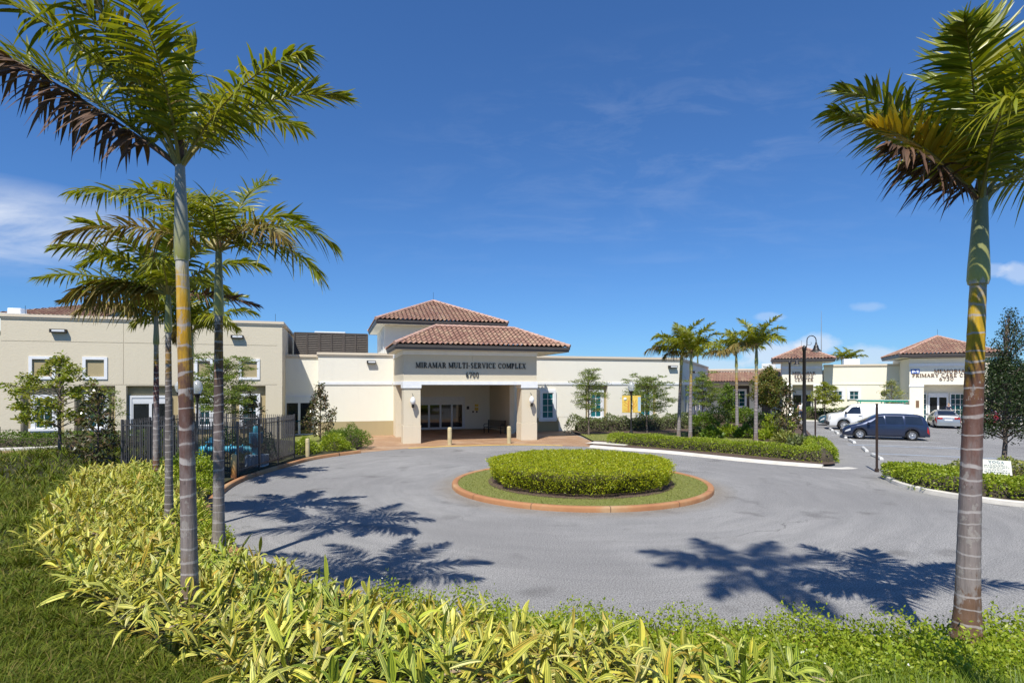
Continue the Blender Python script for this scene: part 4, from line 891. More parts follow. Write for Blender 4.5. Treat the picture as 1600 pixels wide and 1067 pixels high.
ST7 = [(0, (.2, .14, .10)), (.15, (.25, .22, .21)), (.45, (.25, .22, .22)), (.6, (.2, .16, .16)), (.72, (.3, .2, .08)), (.82, (.42, .27, .04)), (.9, (.36, .3, .1)), (1, (.3, .33, .2))]
SH_GREY = shaftmat('grey_green_crownshaft', (.26, .26, .06), (.27, .27, .245), 1.1); SH_GREEN = shaftmat('green_crownshaft', (.38, .37, .09), (.185, .20, .095), 1.1)
# ---- the two near palms
fr = lambda *a, **k: frond_mesh(*a, **k)
P1F = [(8, fr(2.2, 54, 66, 44, .54, seed=1, vee=24, hang=.22)), (-22, fr(2.15, 48, 50, 44, .56, seed=2, vee=2, hang=.55)), (172, fr(3.5, 40, 26, 52, .62, seed=3, vee=30, hang=.3)),
       (186, fr(3.1, 36, 14, 46, .5, seed=4, mat=L_PALMB, pet=PETB, vee=-32, hang=.7, wid=.06, broken=.12)), (152, fr(2.8, 60, 42, 46, .6, seed=5, hang=.35)),
       (205, fr(2.7, 62, 58, 46, .62, seed=7, hang=.4)), (242, fr(2.3, 68, 60, 42, .6, seed=8, mat=L_PALM, hang=.5)), (285, fr(2.0, 62, 70, 40, .58, seed=9)), (95, fr(2.3, 66, 48, 42, .55, seed=10)),
       (60, fr(2.2, 58, 62, 40, .55, seed=11)), (40, fr(1.5, 87, 6, 26, .42, seed=13, vee=62, hang=-.1, bare=.35)),
       (222, fr(2.4, 74, 40, 42, .55, seed=15, mat=L_PALMO))]
p1 = palm('palm_tree', -3.80, 6.80, .70, 6.12, 1.10, .093, .068, (-.12, 0), P1F, 'large nearest palm at left with a brown dead frond and yellow ringed trunk', 'palms beside the drive',
     trunkmat('palm_trunk_yellow', 4.32, ST1, .2), SH_GREY, shaft_r=.078)
P6F = [(186, fr(2.05, 44, 40, 42, .56, seed=21, vee=8, hang=.35)), (200, fr(1.75, 34, 34, 40, .42, seed=22, mat=L_PALMY, vee=46, hang=.0, wid=.06, broken=.2)), (201, fr(1.55, 27, 26, 36, .45, seed=23, mat=L_PALMB, pet=PETB, vee=-40, hang=.5, broken=.25)),
       (226, fr(2.1, 70, 62, 44, .66, seed=24, vee=4, hang=.3)), (55, fr(2.6, 82, 22, 44, .8, seed=25, vee=12, hang=-.05, wid=.075, flat=True)), 
       (345, fr(2.5, 46, 46, 44, .62, seed=28, hang=.5)), (10, fr(2.6, 58, 52, 44, .62, seed=29)), (110, fr(2.4, 64, 46, 42, .6, seed=30)), (265, fr(1.8, 78, 70, 40, .62, seed=31, hang=.3)), (25, fr(2.2, 32, 40, 40, .6, seed=32, hang=.7)),
       (178, fr(2.1, 62, 54, 42, .6, seed=34, mat=L_PALM)), (240, fr(1.7, 48, 70, 38, .6, seed=35, mat=L_PALM, hang=.6))]
p6 = palm('palm_tree', 5.16, 6.53, .70, 5.63, .93, .118, .078, (.17, .02), P6F, 'large palm at the right edge with yellow and brown lower fronds', 'palms beside the drive',
     trunkmat('palm_trunk_gold', 4.0, ST6, .165), SH_GREEN, shaft_r=.10)
# ---- the rest draw on a pool of fronds
POOL = [fr(2.3, e, d, 34, .58, wid=.062, seed=40+i, mat=m, vee=v, hang=h) for i, (e, d, m, v, h) in enumerate(
    [(64, 70, L_PALM, 22, .35), (50, 66, L_PALM, 14, .45), (36, 62, L_PALM, 8, .6), (76, 48, L_PALM, 24, .25), (44, 84, L_PALM, 10, .55), (24, 60, L_PALMO, 0, .8), (58, 90, L_PALM, 18, .4), (12, 70, L_PALMB, -20, .9)])]
def pool_crown(n, seed, s=1.0, dry=1, extra=()):
    r = np.random.default_rng(seed); L = []
    order = [0, 1, 2, 3, 4, 6, 1, 0, 2, 3]
    for i in range(n): L.append((360*i/n+r.uniform(-16, 16), POOL[order[i % 10]]))
    for i in range(dry): L.append((r.uniform(120, 240), POOL[5]))
    return L + list(extra)
p2 = palm('palm_tree', -5.52, 10.84, .48, 6.05, 1.2, .102, .07, (.0, 0), [(175, fr(3.3, 44, 52, 48, .62, seed=60, vee=6, hang=.55)), (70, fr(2.3, 70, 40, 42, .6, seed=61, vee=20)), (30, fr(1.9, 62, 90, 40, .6, seed=62, mat=L_PALM)), (330, fr(1.9, 30, 70, 40, .6, seed=63, mat=L_PALMO, hang=.6)),
     (345, fr(2.3, 12, 62, 42, .6, seed=64, hang=.6)), (120, fr(2.6, 52, 60, 42, .6, seed=65)), (205, fr(2.4, 22, 50, 42, .6, seed=66, mat=L_PALMO, hang=.7)), (250, fr(2.0, 50, 76, 40, .6, seed=67)), (290, fr(1.7, 56, 84, 38, .58, seed=68)), (8, fr(2.3, 40, 84, 42, .58, seed=69, hang=.6)), (150, fr(2.6, 64, 60, 42, .6, seed=70))],
     'mid sized palm at the kerb with a drooping right frond and dark upper trunk', 'palms beside the drive', trunkmat('palm_trunk_dark', 4.4, ST2, .17), SH_GREEN, shaft_r=.082)
p3 = palm('palm_tree', -7.86, 13.2, .40, 5.6, .85, .088, .058, (-.02, 0), pool_crown(10, 3, dry=2) + [(182, fr(2.9, 20, 30, 44, .6, seed=71, hang=.5)), (176, fr(2.6, 6, 22, 40, .45, seed=72, mat=L_PALMO, hang=.35, broken=.6)), (10, fr(1.9, 2, 20, 36, .45, seed=73, mat=L_PALMB, hang=.4, broken=.3))],
     'slim palm with a plain grey trunk left of the nearest palm', 'palms beside the drive', trunkmat('palm_trunk_grey', 4.35, ST3, .15), SH_GREEN, shaft_r=.075)
p4 = palm('palm_tree', -11.55, 18.7, .2, 5.75, .9, .10, .07, (.0, 0), pool_crown(9, 5), 'farther slim palm with a rust brown trunk base left of the grey palm', 'palms beside the drive', trunkmat('palm_trunk_rust', 4.65, ST4, .2), SH_GREY, shaft_r=.085)
p5 = palm('palm_tree', -10.9, 19.6, .15, 5.3, .8, .085, .065, (-.02, 0), pool_crown(9, 6), 'palm half hidden directly behind the nearest palm trunk', 'palms beside the drive', trunkmat('palm_trunk_plain', 4.35, ST2, .2), SH_GREEN, shaft_r=.08)
TM7 = trunkmat('garden_palm_trunk', 4.6, ST7, .2)
for (px, py, cpx, cpy, sd_, lab) in ((1060.4, 684.7, 1065.3, 546, 11, 'leftmost of the four palms in the garden bed right of the entrance'), (1078.5, 688.4, 1080, 553, 12, 'garden palm close beside the leftmost one, with the pale yellow collar'),
                         (1151.6, 675, 1150.4, 552, 13, 'third garden palm, the one set farthest back behind the shrubs'), (1181, 690, 1182, 543, 14, 'rightmost of the four garden palms, with a broad feathery crown')):
    X0, Y0 = G(px, py, .1); tz = CH-(cpy-601)/900*Y0; x1 = (cpx-800)/900*Y0
    palm('palm_tree', X0, Y0, .1, tz, .95, .115, .085, (x1-X0, 0), pool_crown(10, sd_, dry=1 if sd_ != 13 else 2), lab, 'palms in the garden bed', TM7, SH_GREEN, shaft_r=.10)
for (x, y, z, lab) in ((24.5, 76, 7.2, 'small far palm rising behind the right wing roof'), (53, 90, 7.6, 'tiny far palm top behind the service centre roof'), (55, 96, 8.0, 'second tiny far palm top behind the service centre roof')):
    palm('palm_tree', x, y, -.05, z, .9, .14, .1, (0, 0), pool_crown(9, int(y)), lab, 'far palms behind the buildings', TM7, SH_GREEN, shaft_r=.11)
# a tall palm stands behind the camera; only its shadow reaches the drive
palm('palm_tree', 3.5, -1.4, .5, 18.8, 1.3, .12, .09, (-3.25, .65), [(360*i/8+9, POOL[(0, 1, 2, 4)[i % 4]]) for i in range(8)], 'tall palm standing behind the viewpoint, known only by its shadow on the drive', 'palms beside the drive', TM7, SH_GREEN, shaft_r=.11)

# ---- hedges and shrubs
def hedge_cloud(pts, w, h, z, L, W, dens, lump=.12, up=.25, sq=.5, seed=0, core=True, jit=.8):
    """leaves over a rounded hedge that follows pts"""
    r = np.random.default_rng(seed); A = np.array(smooth_line(pts, 10)) if len(pts) > 2 else np.array(pts, float)
    seg = np.linalg.norm(np.diff(A, axis=0), axis=1); cum = np.r_[0, np.cumsum(seg)]; tot = cum[-1]
    n = int((tot+w)*(w+2*h)*dens); s = r.uniform(-w/2, tot+w/2, n); th = r.uniform(-.06, 1.06, n)*np.pi
    sc_ = np.clip(s, 0, tot); x = np.interp(sc_, cum, A[:, 0]); y = np.interp(sc_, cum, A[:, 1])
    i = np.clip(np.searchsorted(cum, sc_)-1, 0, len(seg)-1); d = np.diff(A, axis=0)[i]/seg[i][:, None]
    ov = (s-sc_)/(w/2); cap = np.sqrt(np.clip(1-ov**2, 0, 1)); cw = np.abs(np.cos(th))**sq*np.sign(np.cos(th)); ch = np.abs(np.sin(th))**sq*np.where(np.sin(th) < 0, -.05, 1)
    nz = lump*(np.sin(s*2.1+seed)+np.sin(s*4.7+th*3+seed*2)*.7+np.sin(s*9.1+th*7)*.4)*.5
    rr = (1+nz)*np.where(r.random(n) < .75, r.uniform(.93, 1.06, n), r.uniform(.7, .95, n))
    off = cw*w/2*rr*cap; px = x-d[:, 1]*off+d[:, 0]*(s-sc_)*rr; py = y+d[:, 0]*off+d[:, 1]*(s-sc_)*rr; pz = z+ch*h*rr*(.35+.65*cap)
    Nn = unit(np.stack([-d[:, 1]*cw+d[:, 0]*ov, d[:, 0]*cw+d[:, 1]*ov, ch+up], 1))
    c = Cloud(); c.leaves(np.stack([px, py, pz], 1), L, W, N_=Nn, jit=jit)
    if core:
        K = len(A); q = 10; V = []
        for k in range(K):
            a = A[max(k-1, 0)]; b = A[min(k+1, K-1)]; dd = (b-a)/np.linalg.norm(b-a); e = .55 if k in (0, K-1) else .8
            for j in range(q): t = np.pi*j/(q-1); V.append((A[k][0]-dd[1]*np.cos(t)*w/2*e, A[k][1]+dd[0]*np.cos(t)*w/2*e, z-.03+abs(np.sin(t))**.6*h*e))
        c.add(np.array(V), np.array([[k*q+j, k*q+j+1, (k+1)*q+j+1, (k+1)*q+j] for k in range(K-1) for j in range(q-1)]), 1)
    return c
def hedge(name, pts, w, h, z, mat, L, W, dens, label, cat='hedge', group=None, **k): return tag(hedge_cloud(pts, w, h, z, L, W, dens, **k).build(name, [mat, TWIG]), label, cat, group)
def shrub(x, y, z, r, h, mat, L, W, n, label, group=None, seed=0, name='shrub', up=.5):
    q = np.random.default_rng(seed+100); d = unit(q.normal(size=(n, 3))); d[:, 2] = np.abs(d[:, 2]); lum = 1+.16*np.sin(d[:, 0]*5+seed)*np.sin(d[:, 1]*6+seed*2)+.1*np.sin(d[:, 2]*9+d[:, 0]*7)
    R = lum*np.where(q.random(n) < .7, q.uniform(.85, 1.05, n), q.uniform(.4, .9, n)); P = np.stack([x+d[:, 0]*r*R, y+d[:, 1]*r*R, z+.05+d[:, 2]*h*R], 1)
    c = Cloud(); c.leaves(P, L, W, N_=d+np.array([0, 0, up]), jit=.7)
    V = []; 
    for j in range(5):
        for k in range(10): t = j/4*math.pi/2; a = 2*math.pi*k/10; V.append((x+math.cos(a)*math.cos(t)*r*.6, y+math.sin(a)*math.cos(t)*r*.6, z+math.sin(t)*h*.65))
    c.add(np.array(V), np.array([[j*10+k, j*10+(k+1) % 10, (j+1)*10+(k+1) % 10, (j+1)*10+k] for j in range(4) for k in range(10)]), 1)
    return tag(c.build(name, [mat, TWIG]), label, 'shrub', group)
# clipped disc hedge on the island
def island_hedge():
    r = np.random.default_rng(5); n1, n2 = 46000, 24000; z0, h, R = .13, .74, 3.12; c = Cloud()
    def wob(a, rr): return 1+.018*np.sin(a*7)+.014*np.sin(a*17+1)+.01*np.sin(a*31)
    a = r.uniform(0, 2*np.pi, n1); rr = R*np.sqrt(r.random(n1)); x, y = IX+rr*np.cos(a)*wob(a, rr), IY+rr*np.sin(a)*wob(a, rr)
    edge = np.clip((rr/R-.88)/.12, 0, 1); z = z0+h*(1-.12*edge**2)+.035*np.sin(x*5+1)*np.sin(y*6)+.03*np.sin(x*13)*np.sin(y*11)+r.normal(0, .022, n1)
    c.leaves(np.stack([x, y, z], 1), .052, .03, N_=np.tile([0, 0, 1.], (n1, 1)), jit=.75)
    a = r.uniform(0, 2*np.pi, n2); zz = r.random(n2)**.8; rr = R*(1.0+.0*zz)*(.90+.10*np.sqrt(zz))*wob(a, 0)*np.where(r.random(n2) < .75, r.uniform(.97, 1.03, n2), r.uniform(.88, .98, n2))*(1+.025*np.sin(a*23+zz*5)*np.sin(zz*9+a*11))
    c.leaves(np.stack([IX+rr*np.cos(a), IY+rr*np.sin(a), z0+.04+zz*h*.94], 1), .052, .03, N_=np.stack([np.cos(a), np.sin(a), np.full(n2, .35)], 1), jit=.75)
    V = []; q = 48
    for rr, z in ((2.5, z0), (2.7, z0+.35), (2.85, z0+h-.14), (2.5, z0+h-.07), (.02, z0+h-.06)):
        for k in range(q): V.append((IX+rr*math.cos(2*math.pi*k/q), IY+rr*math.sin(2*math.pi*k/q), z))
    c.add(np.array(V), np.array([[j*q+k, j*q+(k+1) % q, (j+1)*q+(k+1) % q, (j+1)*q+k] for j in range(4) for k in range(q)]), 1)
    tag(c.build('round_hedge', [L_ISL, TWIG]), 'low round clipped yellow green hedge in the middle of the traffic island', 'hedge')
island_hedge()
def turf(name, n, sampler, L, W, mat, lean=.5, nseg=2, bend=.35):
    x, y, z = sampler(n); m = len(x); a = rng.uniform(0, 2*np.pi, m); D = unit(np.stack([np.cos(a)*lean*rng.uniform(.2, 1, m), np.sin(a)*lean*rng.uniform(.2, 1, m), np.ones(m)], 1))
    S = np.stack([-np.sin(a+.6), np.cos(a+.6), np.zeros(m)], 1); S = unit(S-D*(S*D).sum(1)[:, None]); b = np.stack([np.cos(a), np.sin(a), -.8*np.ones(m)], 1)*bend*rng.uniform(.3, 1.3, m)[:, None]
    A = blades(np.stack([x, y, z], 1), D, S, L*rng.uniform(.55, 1.3, m), W*rng.uniform(.7, 1.3, m), b, nseg, lambda t: 1-t*.93)
    return tag(link(name, arr_mesh(name, *A, mats=[mat])), kind='stuff')
def s_isl(n):
    a = rng.uniform(0, 2*np.pi, n); r = np.sqrt(rng.uniform(3.1**2, 4.27**2, n)); return IX+r*np.cos(a), IY+r*np.sin(a), np.full(n, .118)
turf('island_turf', 16000, s_isl, .05, .012, L_TURF, .8)
def s_gar(n):
    x = rng.uniform(4.7, 19, n); y = rng.uniform(33.6, 43, n); P = np.array([(4.9, 35.2), (6.6, 34.4), (9.5, 33.6), (14, 34.5), (20, 40), (17, 43.5), (11, 40.5), (4.7, 39.6)])
    k = inside(P, x, y); return x[k], y[k], np.full(k.sum(), .105)
def inside(P, x, y):
    c = np.zeros(len(x), bool); m = len(P); j = m-1
    for i in range(m):
        xi, yi, xj, yj = *P[i], *P[j]; t = ((yi > y) != (yj > y)) & (x < (xj-xi)*(y-yi)/(yj-yi+1e-12)+xi); c ^= t; j = i
    return c
turf('garden_turf', 14000, s_gar, .08, .022, L_TURF, .8)

hedge('hedge', [(-29, 29.0), (-24, 29.6), (-19.6, 30.6)], 1.3, .95, .05, L_MID, .10, .05, 300, 'long dark green hedge under the windows of the tall left block', seed=1)
hedge('hedge', [(4.7, 42.3), (8.6, 43.1), (13.3, 45.3)], 1.3, .95, .1, L_GREY, .13, .065, 260, 'grey green hedge along the foot of the right wing wall', seed=2, lump=.3)
hedge('hedge', [(6.2, 33.7), (9.0, 31.0), (12.0, 28.1), (13.6, 26.0), (14.3, 26.6), (16.3, 31.0)], 1.15, .56, .1, L_BRIGHT, .085, .045, 620, 'clipped bright green hedge behind the white kerb of the garden bed', seed=3, lump=.14)
hedge('hedge', [(14.5, 20.9), (14.35, 18.8), (15.6, 17.5), (20, 15.7), (27, 13.7)], 1.7, .56, .1, L_BRIGHT, .085, .05, 700, 'leafy hedge around the planter holding the board sign', seed=4, lump=.2)
hedge('hedge', [(16.2, 20.6), (19, 19.4), (24, 18.2)], 1.6, .62, .1, L_VARI, .10, .055, 420, 'yellow variegated hedge beneath the dark tree in the planter', seed=5, lump=.3)
hedge('hedge', [FP(-2.6, -4.2), FP(1.5, -4.4), FP(5.6, -4.6)], 1.5, 1.0, .1, L_MID, .16, .08, 140, 'far hedge before the service centre wall behind the van', seed=6)
for i, (x, y, r, h, m, L, W, n, lab) in enumerate((
    (-9.15, 29.7, .75, .75, L_BRIGHT, .12, .035, 3200, 'bright fine leaved shrub on the drive kerb right of the fence'), (-8.75, 31.5, .95, 1.05, L_MID, .13, .035, 3600, 'grassy green shrub beside the paved forecourt'), (-9.9, 32.4, .8, .75, L_MID, .10, .05, 2600, 'low dark shrub under the small magnolia'),
    (-10.15, 28.3, .6, .7, L_BRIGHT, .10, .05, 2200, 'small bright shrub behind the last tan bollard'), (-10.75, 19.4, .75, .95, L_BRIGHT, .09, .05, 3800, 'bushy bright shrub left of the near tan bollard'), (-11.6, 20.4, .8, .9, L_MID, .09, .05, 3200, 'dark leafy shrub before the picket fence corner'),
    (-9.9, 17.6, .6, .6, L_BRIGHT, .08, .045, 2800, 'low bright shrub by the rusty kerb behind the second palm'), (-13.0, 26.3, 1.0, 1.2, L_DARK, .10, .05, 3000, 'dark shrub inside the fenced enclosure'), (-11.2, 25.6, .8, 1.3, L_DARK, .09, .045, 2800, 'tall dark shrub behind the right fence panel'),
    (-16.8, 28.6, 1.1, 1.2, L_MID, .11, .05, 3000, 'rounded green shrub behind the fence before the white door'), (-7.55, 13.55, .45, .5, L_BRIGHT, .06, .035, 2200, 'small bright shrub at the kerb beside the second palm'), (-6.3, 12.0, .42, .45, L_BRIGHT, .055, .032, 2400, 'tiny bright shrub at the kerb by the palm shadow'))):
    shrub(x, y, .1, r, h, m, L, W, n, lab, 'shrubs left of the drive', i)
gsh = ((1075, 664, .9, .9, L_GREY, .16, .07, 1500, 'grey green shrub by the right wing corner'), (1100, 668, 1.1, 1.0, L_MID, .2, .09, 1500, 'mid green shrub behind the first two garden palms'), (1122, 660, 1.3, 1.25, L_DARK, .2, .09, 1700, 'dark round shrub beneath the feathery garden tree'),
       (1142, 657, 1.3, 1.3, L_BRIGHT, .2, .08, 1700, 'bright green shrub left of the third garden palm'), (1166, 661, 1.3, 1.2, L_MID, .22, .10, 1600, 'broad green shrub right of the third garden palm'), (1192, 668, 1.2, 1.0, L_DARK, .2, .09, 1500, 'dark green shrub under the orange tinted tree'),
       (1216, 670, 1.1, 1.1, L_BRIGHT, .18, .08, 1500, 'light green shrub left of the tall street lamp'), (1112, 684, .6, .5, L_MID, .3, .10, 500, 'low big leaved plant behind the clipped hedge, leftmost'), (1140, 682, .75, .6, L_BRIGHT, .32, .09, 600, 'low strap leaved plant behind the clipped hedge, under the palms'),
       (1166, 684, .6, .55, L_MID, .3, .10, 500, 'low big leaved plant beside the rightmost garden palm'), (1203, 687, .7, .55, L_BRIGHT, .3, .10, 600, 'low bright plant right of the rightmost garden palm'), (1228, 692, .6, .55, L_VARI, .24, .07, 600, 'pale yellow plant at the foot of the street lamp'),
       (1250, 700, .6, .55, L_GREY, .2, .07, 600, 'grey green plant at the right end of the garden bed'), (1090, 682, .5, .45, L_GREY, .26, .09, 500, 'silvery low plant between the first two garden palms'), (1275, 700, .7, .5, L_MID, .16, .05, 900, 'grassy shrub around the thin brown posts'))
for i, (px, py, r, h, m, L, W, n, lab) in enumerate(gsh):
    X0, Y0 = G(px, py, .1); shrub(X0, Y0, .1, r, h, m, L, W, n, lab, 'shrubs in the garden bed', 40+i)

# ---- trees
def tree(name, x, y, z, clumps, trunk, L, W, mat, label, group, seed=0, bark=None, flat=True, cat='tree', twigs=2):
    """clumps: (dx, dy, height, rx, rz, leaves); trunk: (radius, fork height, lean dx)"""
    q = np.random.default_rng(seed); root = empty(name, (x, y, z), 0, label, cat, group); r0, fh, ln = trunk; tb = MB(); top = max(c[2] for c in clumps)
    ax = [(0, 0, -.1), (ln*.4, .02, fh*.5), (ln, 0, fh), (ln*1.1, .03, (fh+top)/2), (ln*1.15, 0, top*.96)]; tb.tube(ax, [r0*1.25, r0, r0*.85, r0*.5, .012], 8)
    for c in clumps:
        s = max(fh*.75, min(c[2]-.35, c[2]*.82)); s = min(s, top*.9); zz = [a[2] for a in ax]; b = Vector((np.interp(s, zz, [a[0] for a in ax]), 0, s)); e = Vector(c[:3])
        m = b.lerp(e, .55)+Vector((0, 0, .08)); tb.tube([b, m, e], [r0*.38, r0*.22, .008], 5, cap=False)
        for k in range(twigs):
            d = Vector(q.normal(size=3)); d.z = abs(d.z)*.4; d = d.normalized()*c[3]*.9; tb.tube([m, e+d*.5, e+d], [r0*.14, r0*.08, .004], 4, cap=False)
    tb.build('trunk', bark or TRUNKW, root); C_ = Cloud()
    for dx, dy, h, rx, rz, n in clumps:
        d = q.normal(size=(n, 3)); d = unit(d)*(q.random((n, 1))**.45); P = np.stack([dx+d[:, 0]*rx, dy+d[:, 1]*rx, h+d[:, 2]*rz], 1); P[:, 2] += .08*np.sin(P[:, 0]*9)*np.sin(P[:, 1]*8)
        Nn = q.normal(size=(n, 3))*(np.array([1, 1, .35]) if flat else 1)+np.array([0, 0, .15]); C_.leaves(P, L, W, N_=Nn, jit=.25, sag=.15)
    C_.build('crown', [mat], root); return root
def layered(seed, R, z0, z1, n, leaves_, rc=.5, rz=.13, off=(0, 0), peak=.45, thin=.55, wisps=0):
    q = np.random.default_rng(seed); out = []; n = int(n*1.35); leaves = leaves_*1.25
    for i in range(n):
        u = (i+.5)/n; h = z0+(z1-z0)*u; prof = math.sin(math.pi*(.18+.80*min(1, (u*(1/peak)*.5 if u < peak else .5+(u-peak)/(1-peak)*.5))))
        a = i*2.4+q.uniform(-.4, .4); rr = R*prof*q.uniform(.25, 1)**.6; c = rc*q.uniform(.7, 1.25)*(.55+.45*prof)
        out.append((off[0]+rr*math.cos(a), off[1]+rr*math.sin(a)*.9, h+q.uniform(-.08, .08), c, rz*q.uniform(.7, 1.4), int(leaves*q.uniform(thin, 1.2)*c/rc)))
    for i in range(wisps):
        u = q.uniform(.1, 1.0); a = q.uniform(0, 2*math.pi); rr = R*q.uniform(.75, 1.35)*(1-.45*abs(u-.45)); out.append((off[0]+rr*math.cos(a), off[1]+rr*math.sin(a), z0+(z1-z0+.25)*u, q.uniform(.3, .55), .05, int(leaves_*.34)))
    return out
tree('leafy_tree', -19.25, 24.5, .55, layered(1, 1.7, 1.25, 4.1, 30, 120, .46, .2) + [(-2.1, 0, 2.9, .45, .2, 90), (-1.9, .2, 2.0, .4, .22, 70), (-1.6, 0, 1.5, .35, .2, 60), (1.6, 0, 2.7, .5, .15, 90)], (.06, 1.5, 0), .15, .075, L_TREE, 'yellow green young tree on the grass mound at far left', 'young trees by the buildings', 1)
tree('leafy_tree', -21.0, 30.0, .1, layered(2, 1.0, 1.4, 3.2, 10, 110, .45, .15), (.05, 1.2, .2), .10, .04, L_FEATHER, 'small tree behind the mound tree, close to the left wall', 'young trees by the buildings', 2)
MAGB = simple('magnolia_bark', (.14, .10, .075), .9, var=.3, scale=10)
tree('magnolia_tree', -16.3, 22.6, .2, layered(3, 1.0, .35, 3.1, 24, 40, .32, .24, peak=.3), (.05, .5, .05), .20, .085, L_MAG, 'dark bronze magnolia left of the picket fence', 'magnolias', 3, MAGB, False)
tree('feathery_tree', -15.2, 30.2, .1, layered(4, 1.5, 2.0, 4.7, 22, 400, .75, .15, peak=.4, wisps=26), (.06, 1.6, 0), .11, .04, L_FEATHER, 'wispy layered tree before the right windows of the tall left block', 'young trees by the buildings', 4)
tree('magnolia_tree', -14.0, 31.0, .1, layered(5, .7, 1.0, 2.9, 12, 50, .32, .22, peak=.3), (.04, .5, 0), .18, .08, L_MAG, 'small dark magnolia at the right corner of the tall left block', 'magnolias', 5, MAGB, False)
tree('magnolia_tree', -11.45, 34.4, .1, layered(6, 1.0, .5, 3.35, 26, 42, .32, .25, peak=.25), (.05, .4, 0), .18, .085, L_MAG, 'cone shaped magnolia before the double door in the recess', 'magnolias', 6, MAGB, False)
tree('feathery_tree', 5.17, 38.8, .1, layered(7, 1.0, 1.7, 4.4, 18, 260, .62, .13, peak=.45, wisps=16), (.055, 1.35, .0), .10, .04, L_FEATHER, 'feathery tree nearest the entrance on the right wing lawn', 'young trees by the buildings', 7)
tree('feathery_tree', 9.6, 41.0, .1, layered(8, 1.6, 1.5, 3.9, 28, 360, .8, .15, peak=.45, wisps=22), (.06, 1.1, .0), .10, .04, L_FEATHER, 'wide dense feathery tree behind the globe lamp with the banner', 'young trees by the buildings', 8)
tree('feathery_tree', 15.5, 46.8, .1, layered(9, 1.2, 1.6, 4.2, 18, 280, .65, .14, peak=.45, wisps=14), (.055, 1.3, .0), .12, .05, L_FEATHER, 'slender feathery tree beside the side wall of the right wing', 'young trees by the buildings', 9)
tree('leafy_tree', 20.5, 46.0, .1, layered(10, 1.25, 1.7, 4.6, 26, 230, .62, .38), (.09, 1.4, 0), .17, .09, L_ORANGE, 'dense round tree with orange tinted leaves near the service centre', 'young trees by the buildings', 10, flat=False)
tree('leafy_tree', 20.4, 54.5, .1, layered(11, .9, 1.2, 3.4, 14, 200, .5, .3), (.07, 1.0, 0), .17, .09, L_MID, 'small dark green tree before the covered walkway', 'young trees by the buildings', 11, flat=False)
tree('leafy_tree', 30.3, 55.8, .1, layered(12, 1.35, 1.5, 3.6, 20, 160, .55, .18), (.07, 1.3, 0), .17, .08, L_TREE, 'yellow green tree right of the service centre door', 'young trees by the buildings', 12)
tree('leafy_tree', 34.8, 52.8, .1, layered(13, 1.1, 1.6, 3.8, 15, 60, .5, .18), (.05, 1.4, 0), .15, .07, L_VARI, 'sparse yellow leaved tree behind the white van', 'young trees by the buildings', 13)
tree('magnolia_tree', 16.5, 34.6, .1, layered(14, .8, .5, 3.4, 24, 46, .3, .25, peak=.3), (.05, .5, 0), .18, .085, L_MAG, 'sparse brownish magnolia left of the tall street lamp', 'magnolias', 14, MAGB, False)
tree('dark_tree', 18.45, 21.6, .1, layered(15, 1.35, 1.55, 4.35, 38, 270, .5, .36, peak=.4) + layered(16, .5, 4.3, 6.1, 13, 130, .36, .28, off=(.25, 0), peak=.3) + [(-1.35, 0, 1.7, .35, .2, 110), (1.5, 0, 2.2, .6, .4, 300), (1.7, .3, 3.2, .6, .4, 280)], (.085, 1.25, .05), .085, .045, L_OAK, 'dark green tree with a slim top in the planter at right edge', 'trees around the car park', 15, flat=False)
for i, (x, y, R, H, n) in enumerate(((47.5, 52, 2.4, 5.0, 30), (52, 58, 3.0, 5.4, 30), (58, 70, 3.6, 6.2, 30), (68, 84, 4.5, 7.0, 26), (80, 96, 5, 7.5, 26))):
    tree('dark_tree', x, y, 0, layered(30+i, R, 1.0, H, n, 210, R*.42, R*.25), (.16, 1.4, 0), .26, .14, (L_OAK, L_DARK)[i % 2], ('bushy dark tree right behind the primary care centre', 'second dark tree to the right of the primary care centre', 'larger dark tree beyond the car park edge', 'tall far tree at the right horizon', 'farthest dark tree at the right horizon')[i], 'trees around the car park', 30+i, flat=False, twigs=0)

# ---- foreground: variegated ginger, low shrubs, long grass
GING = np.array([(-13.6, 18.2), (-10.4, 13.0), (-8.0, 9.7), (-5.3, 7.15), (-4.2, 6.3), (-3.0, 5.6), (-1.8, 4.6), (3.0, 4.5), (2.4, 5.45), (1.5, 6.1), (.75, 6.7), (-.8, 7.5), (-2.2, 8.5), (-3.9, 9.9), (-5.6, 11.1), (-7.3, 13.6), (-8.9, 16.6), (-10.6, 19.4), (-12.9, 21.6), (-15.0, 20.8)])
def scatter(P, n, r_near=None):
    lo, hi = P.min(0), P.max(0); x = rng.uniform(lo[0], hi[0], n); y = rng.uniform(lo[1], hi[1], n); k = inside(P, x, y); return x[k], y[k]
def jittered(P, step, j=.42):
    lo, hi = P.min(0), P.max(0); xs, ys = np.meshgrid(np.arange(lo[0], hi[0], step), np.arange(lo[1], hi[1], step)); x = xs.ravel()+rng.uniform(-j, j, xs.size)*step; y = ys.ravel()+rng.uniform(-j, j, xs.size)*step
    k = inside(P, x, y); return x[k], y[k]
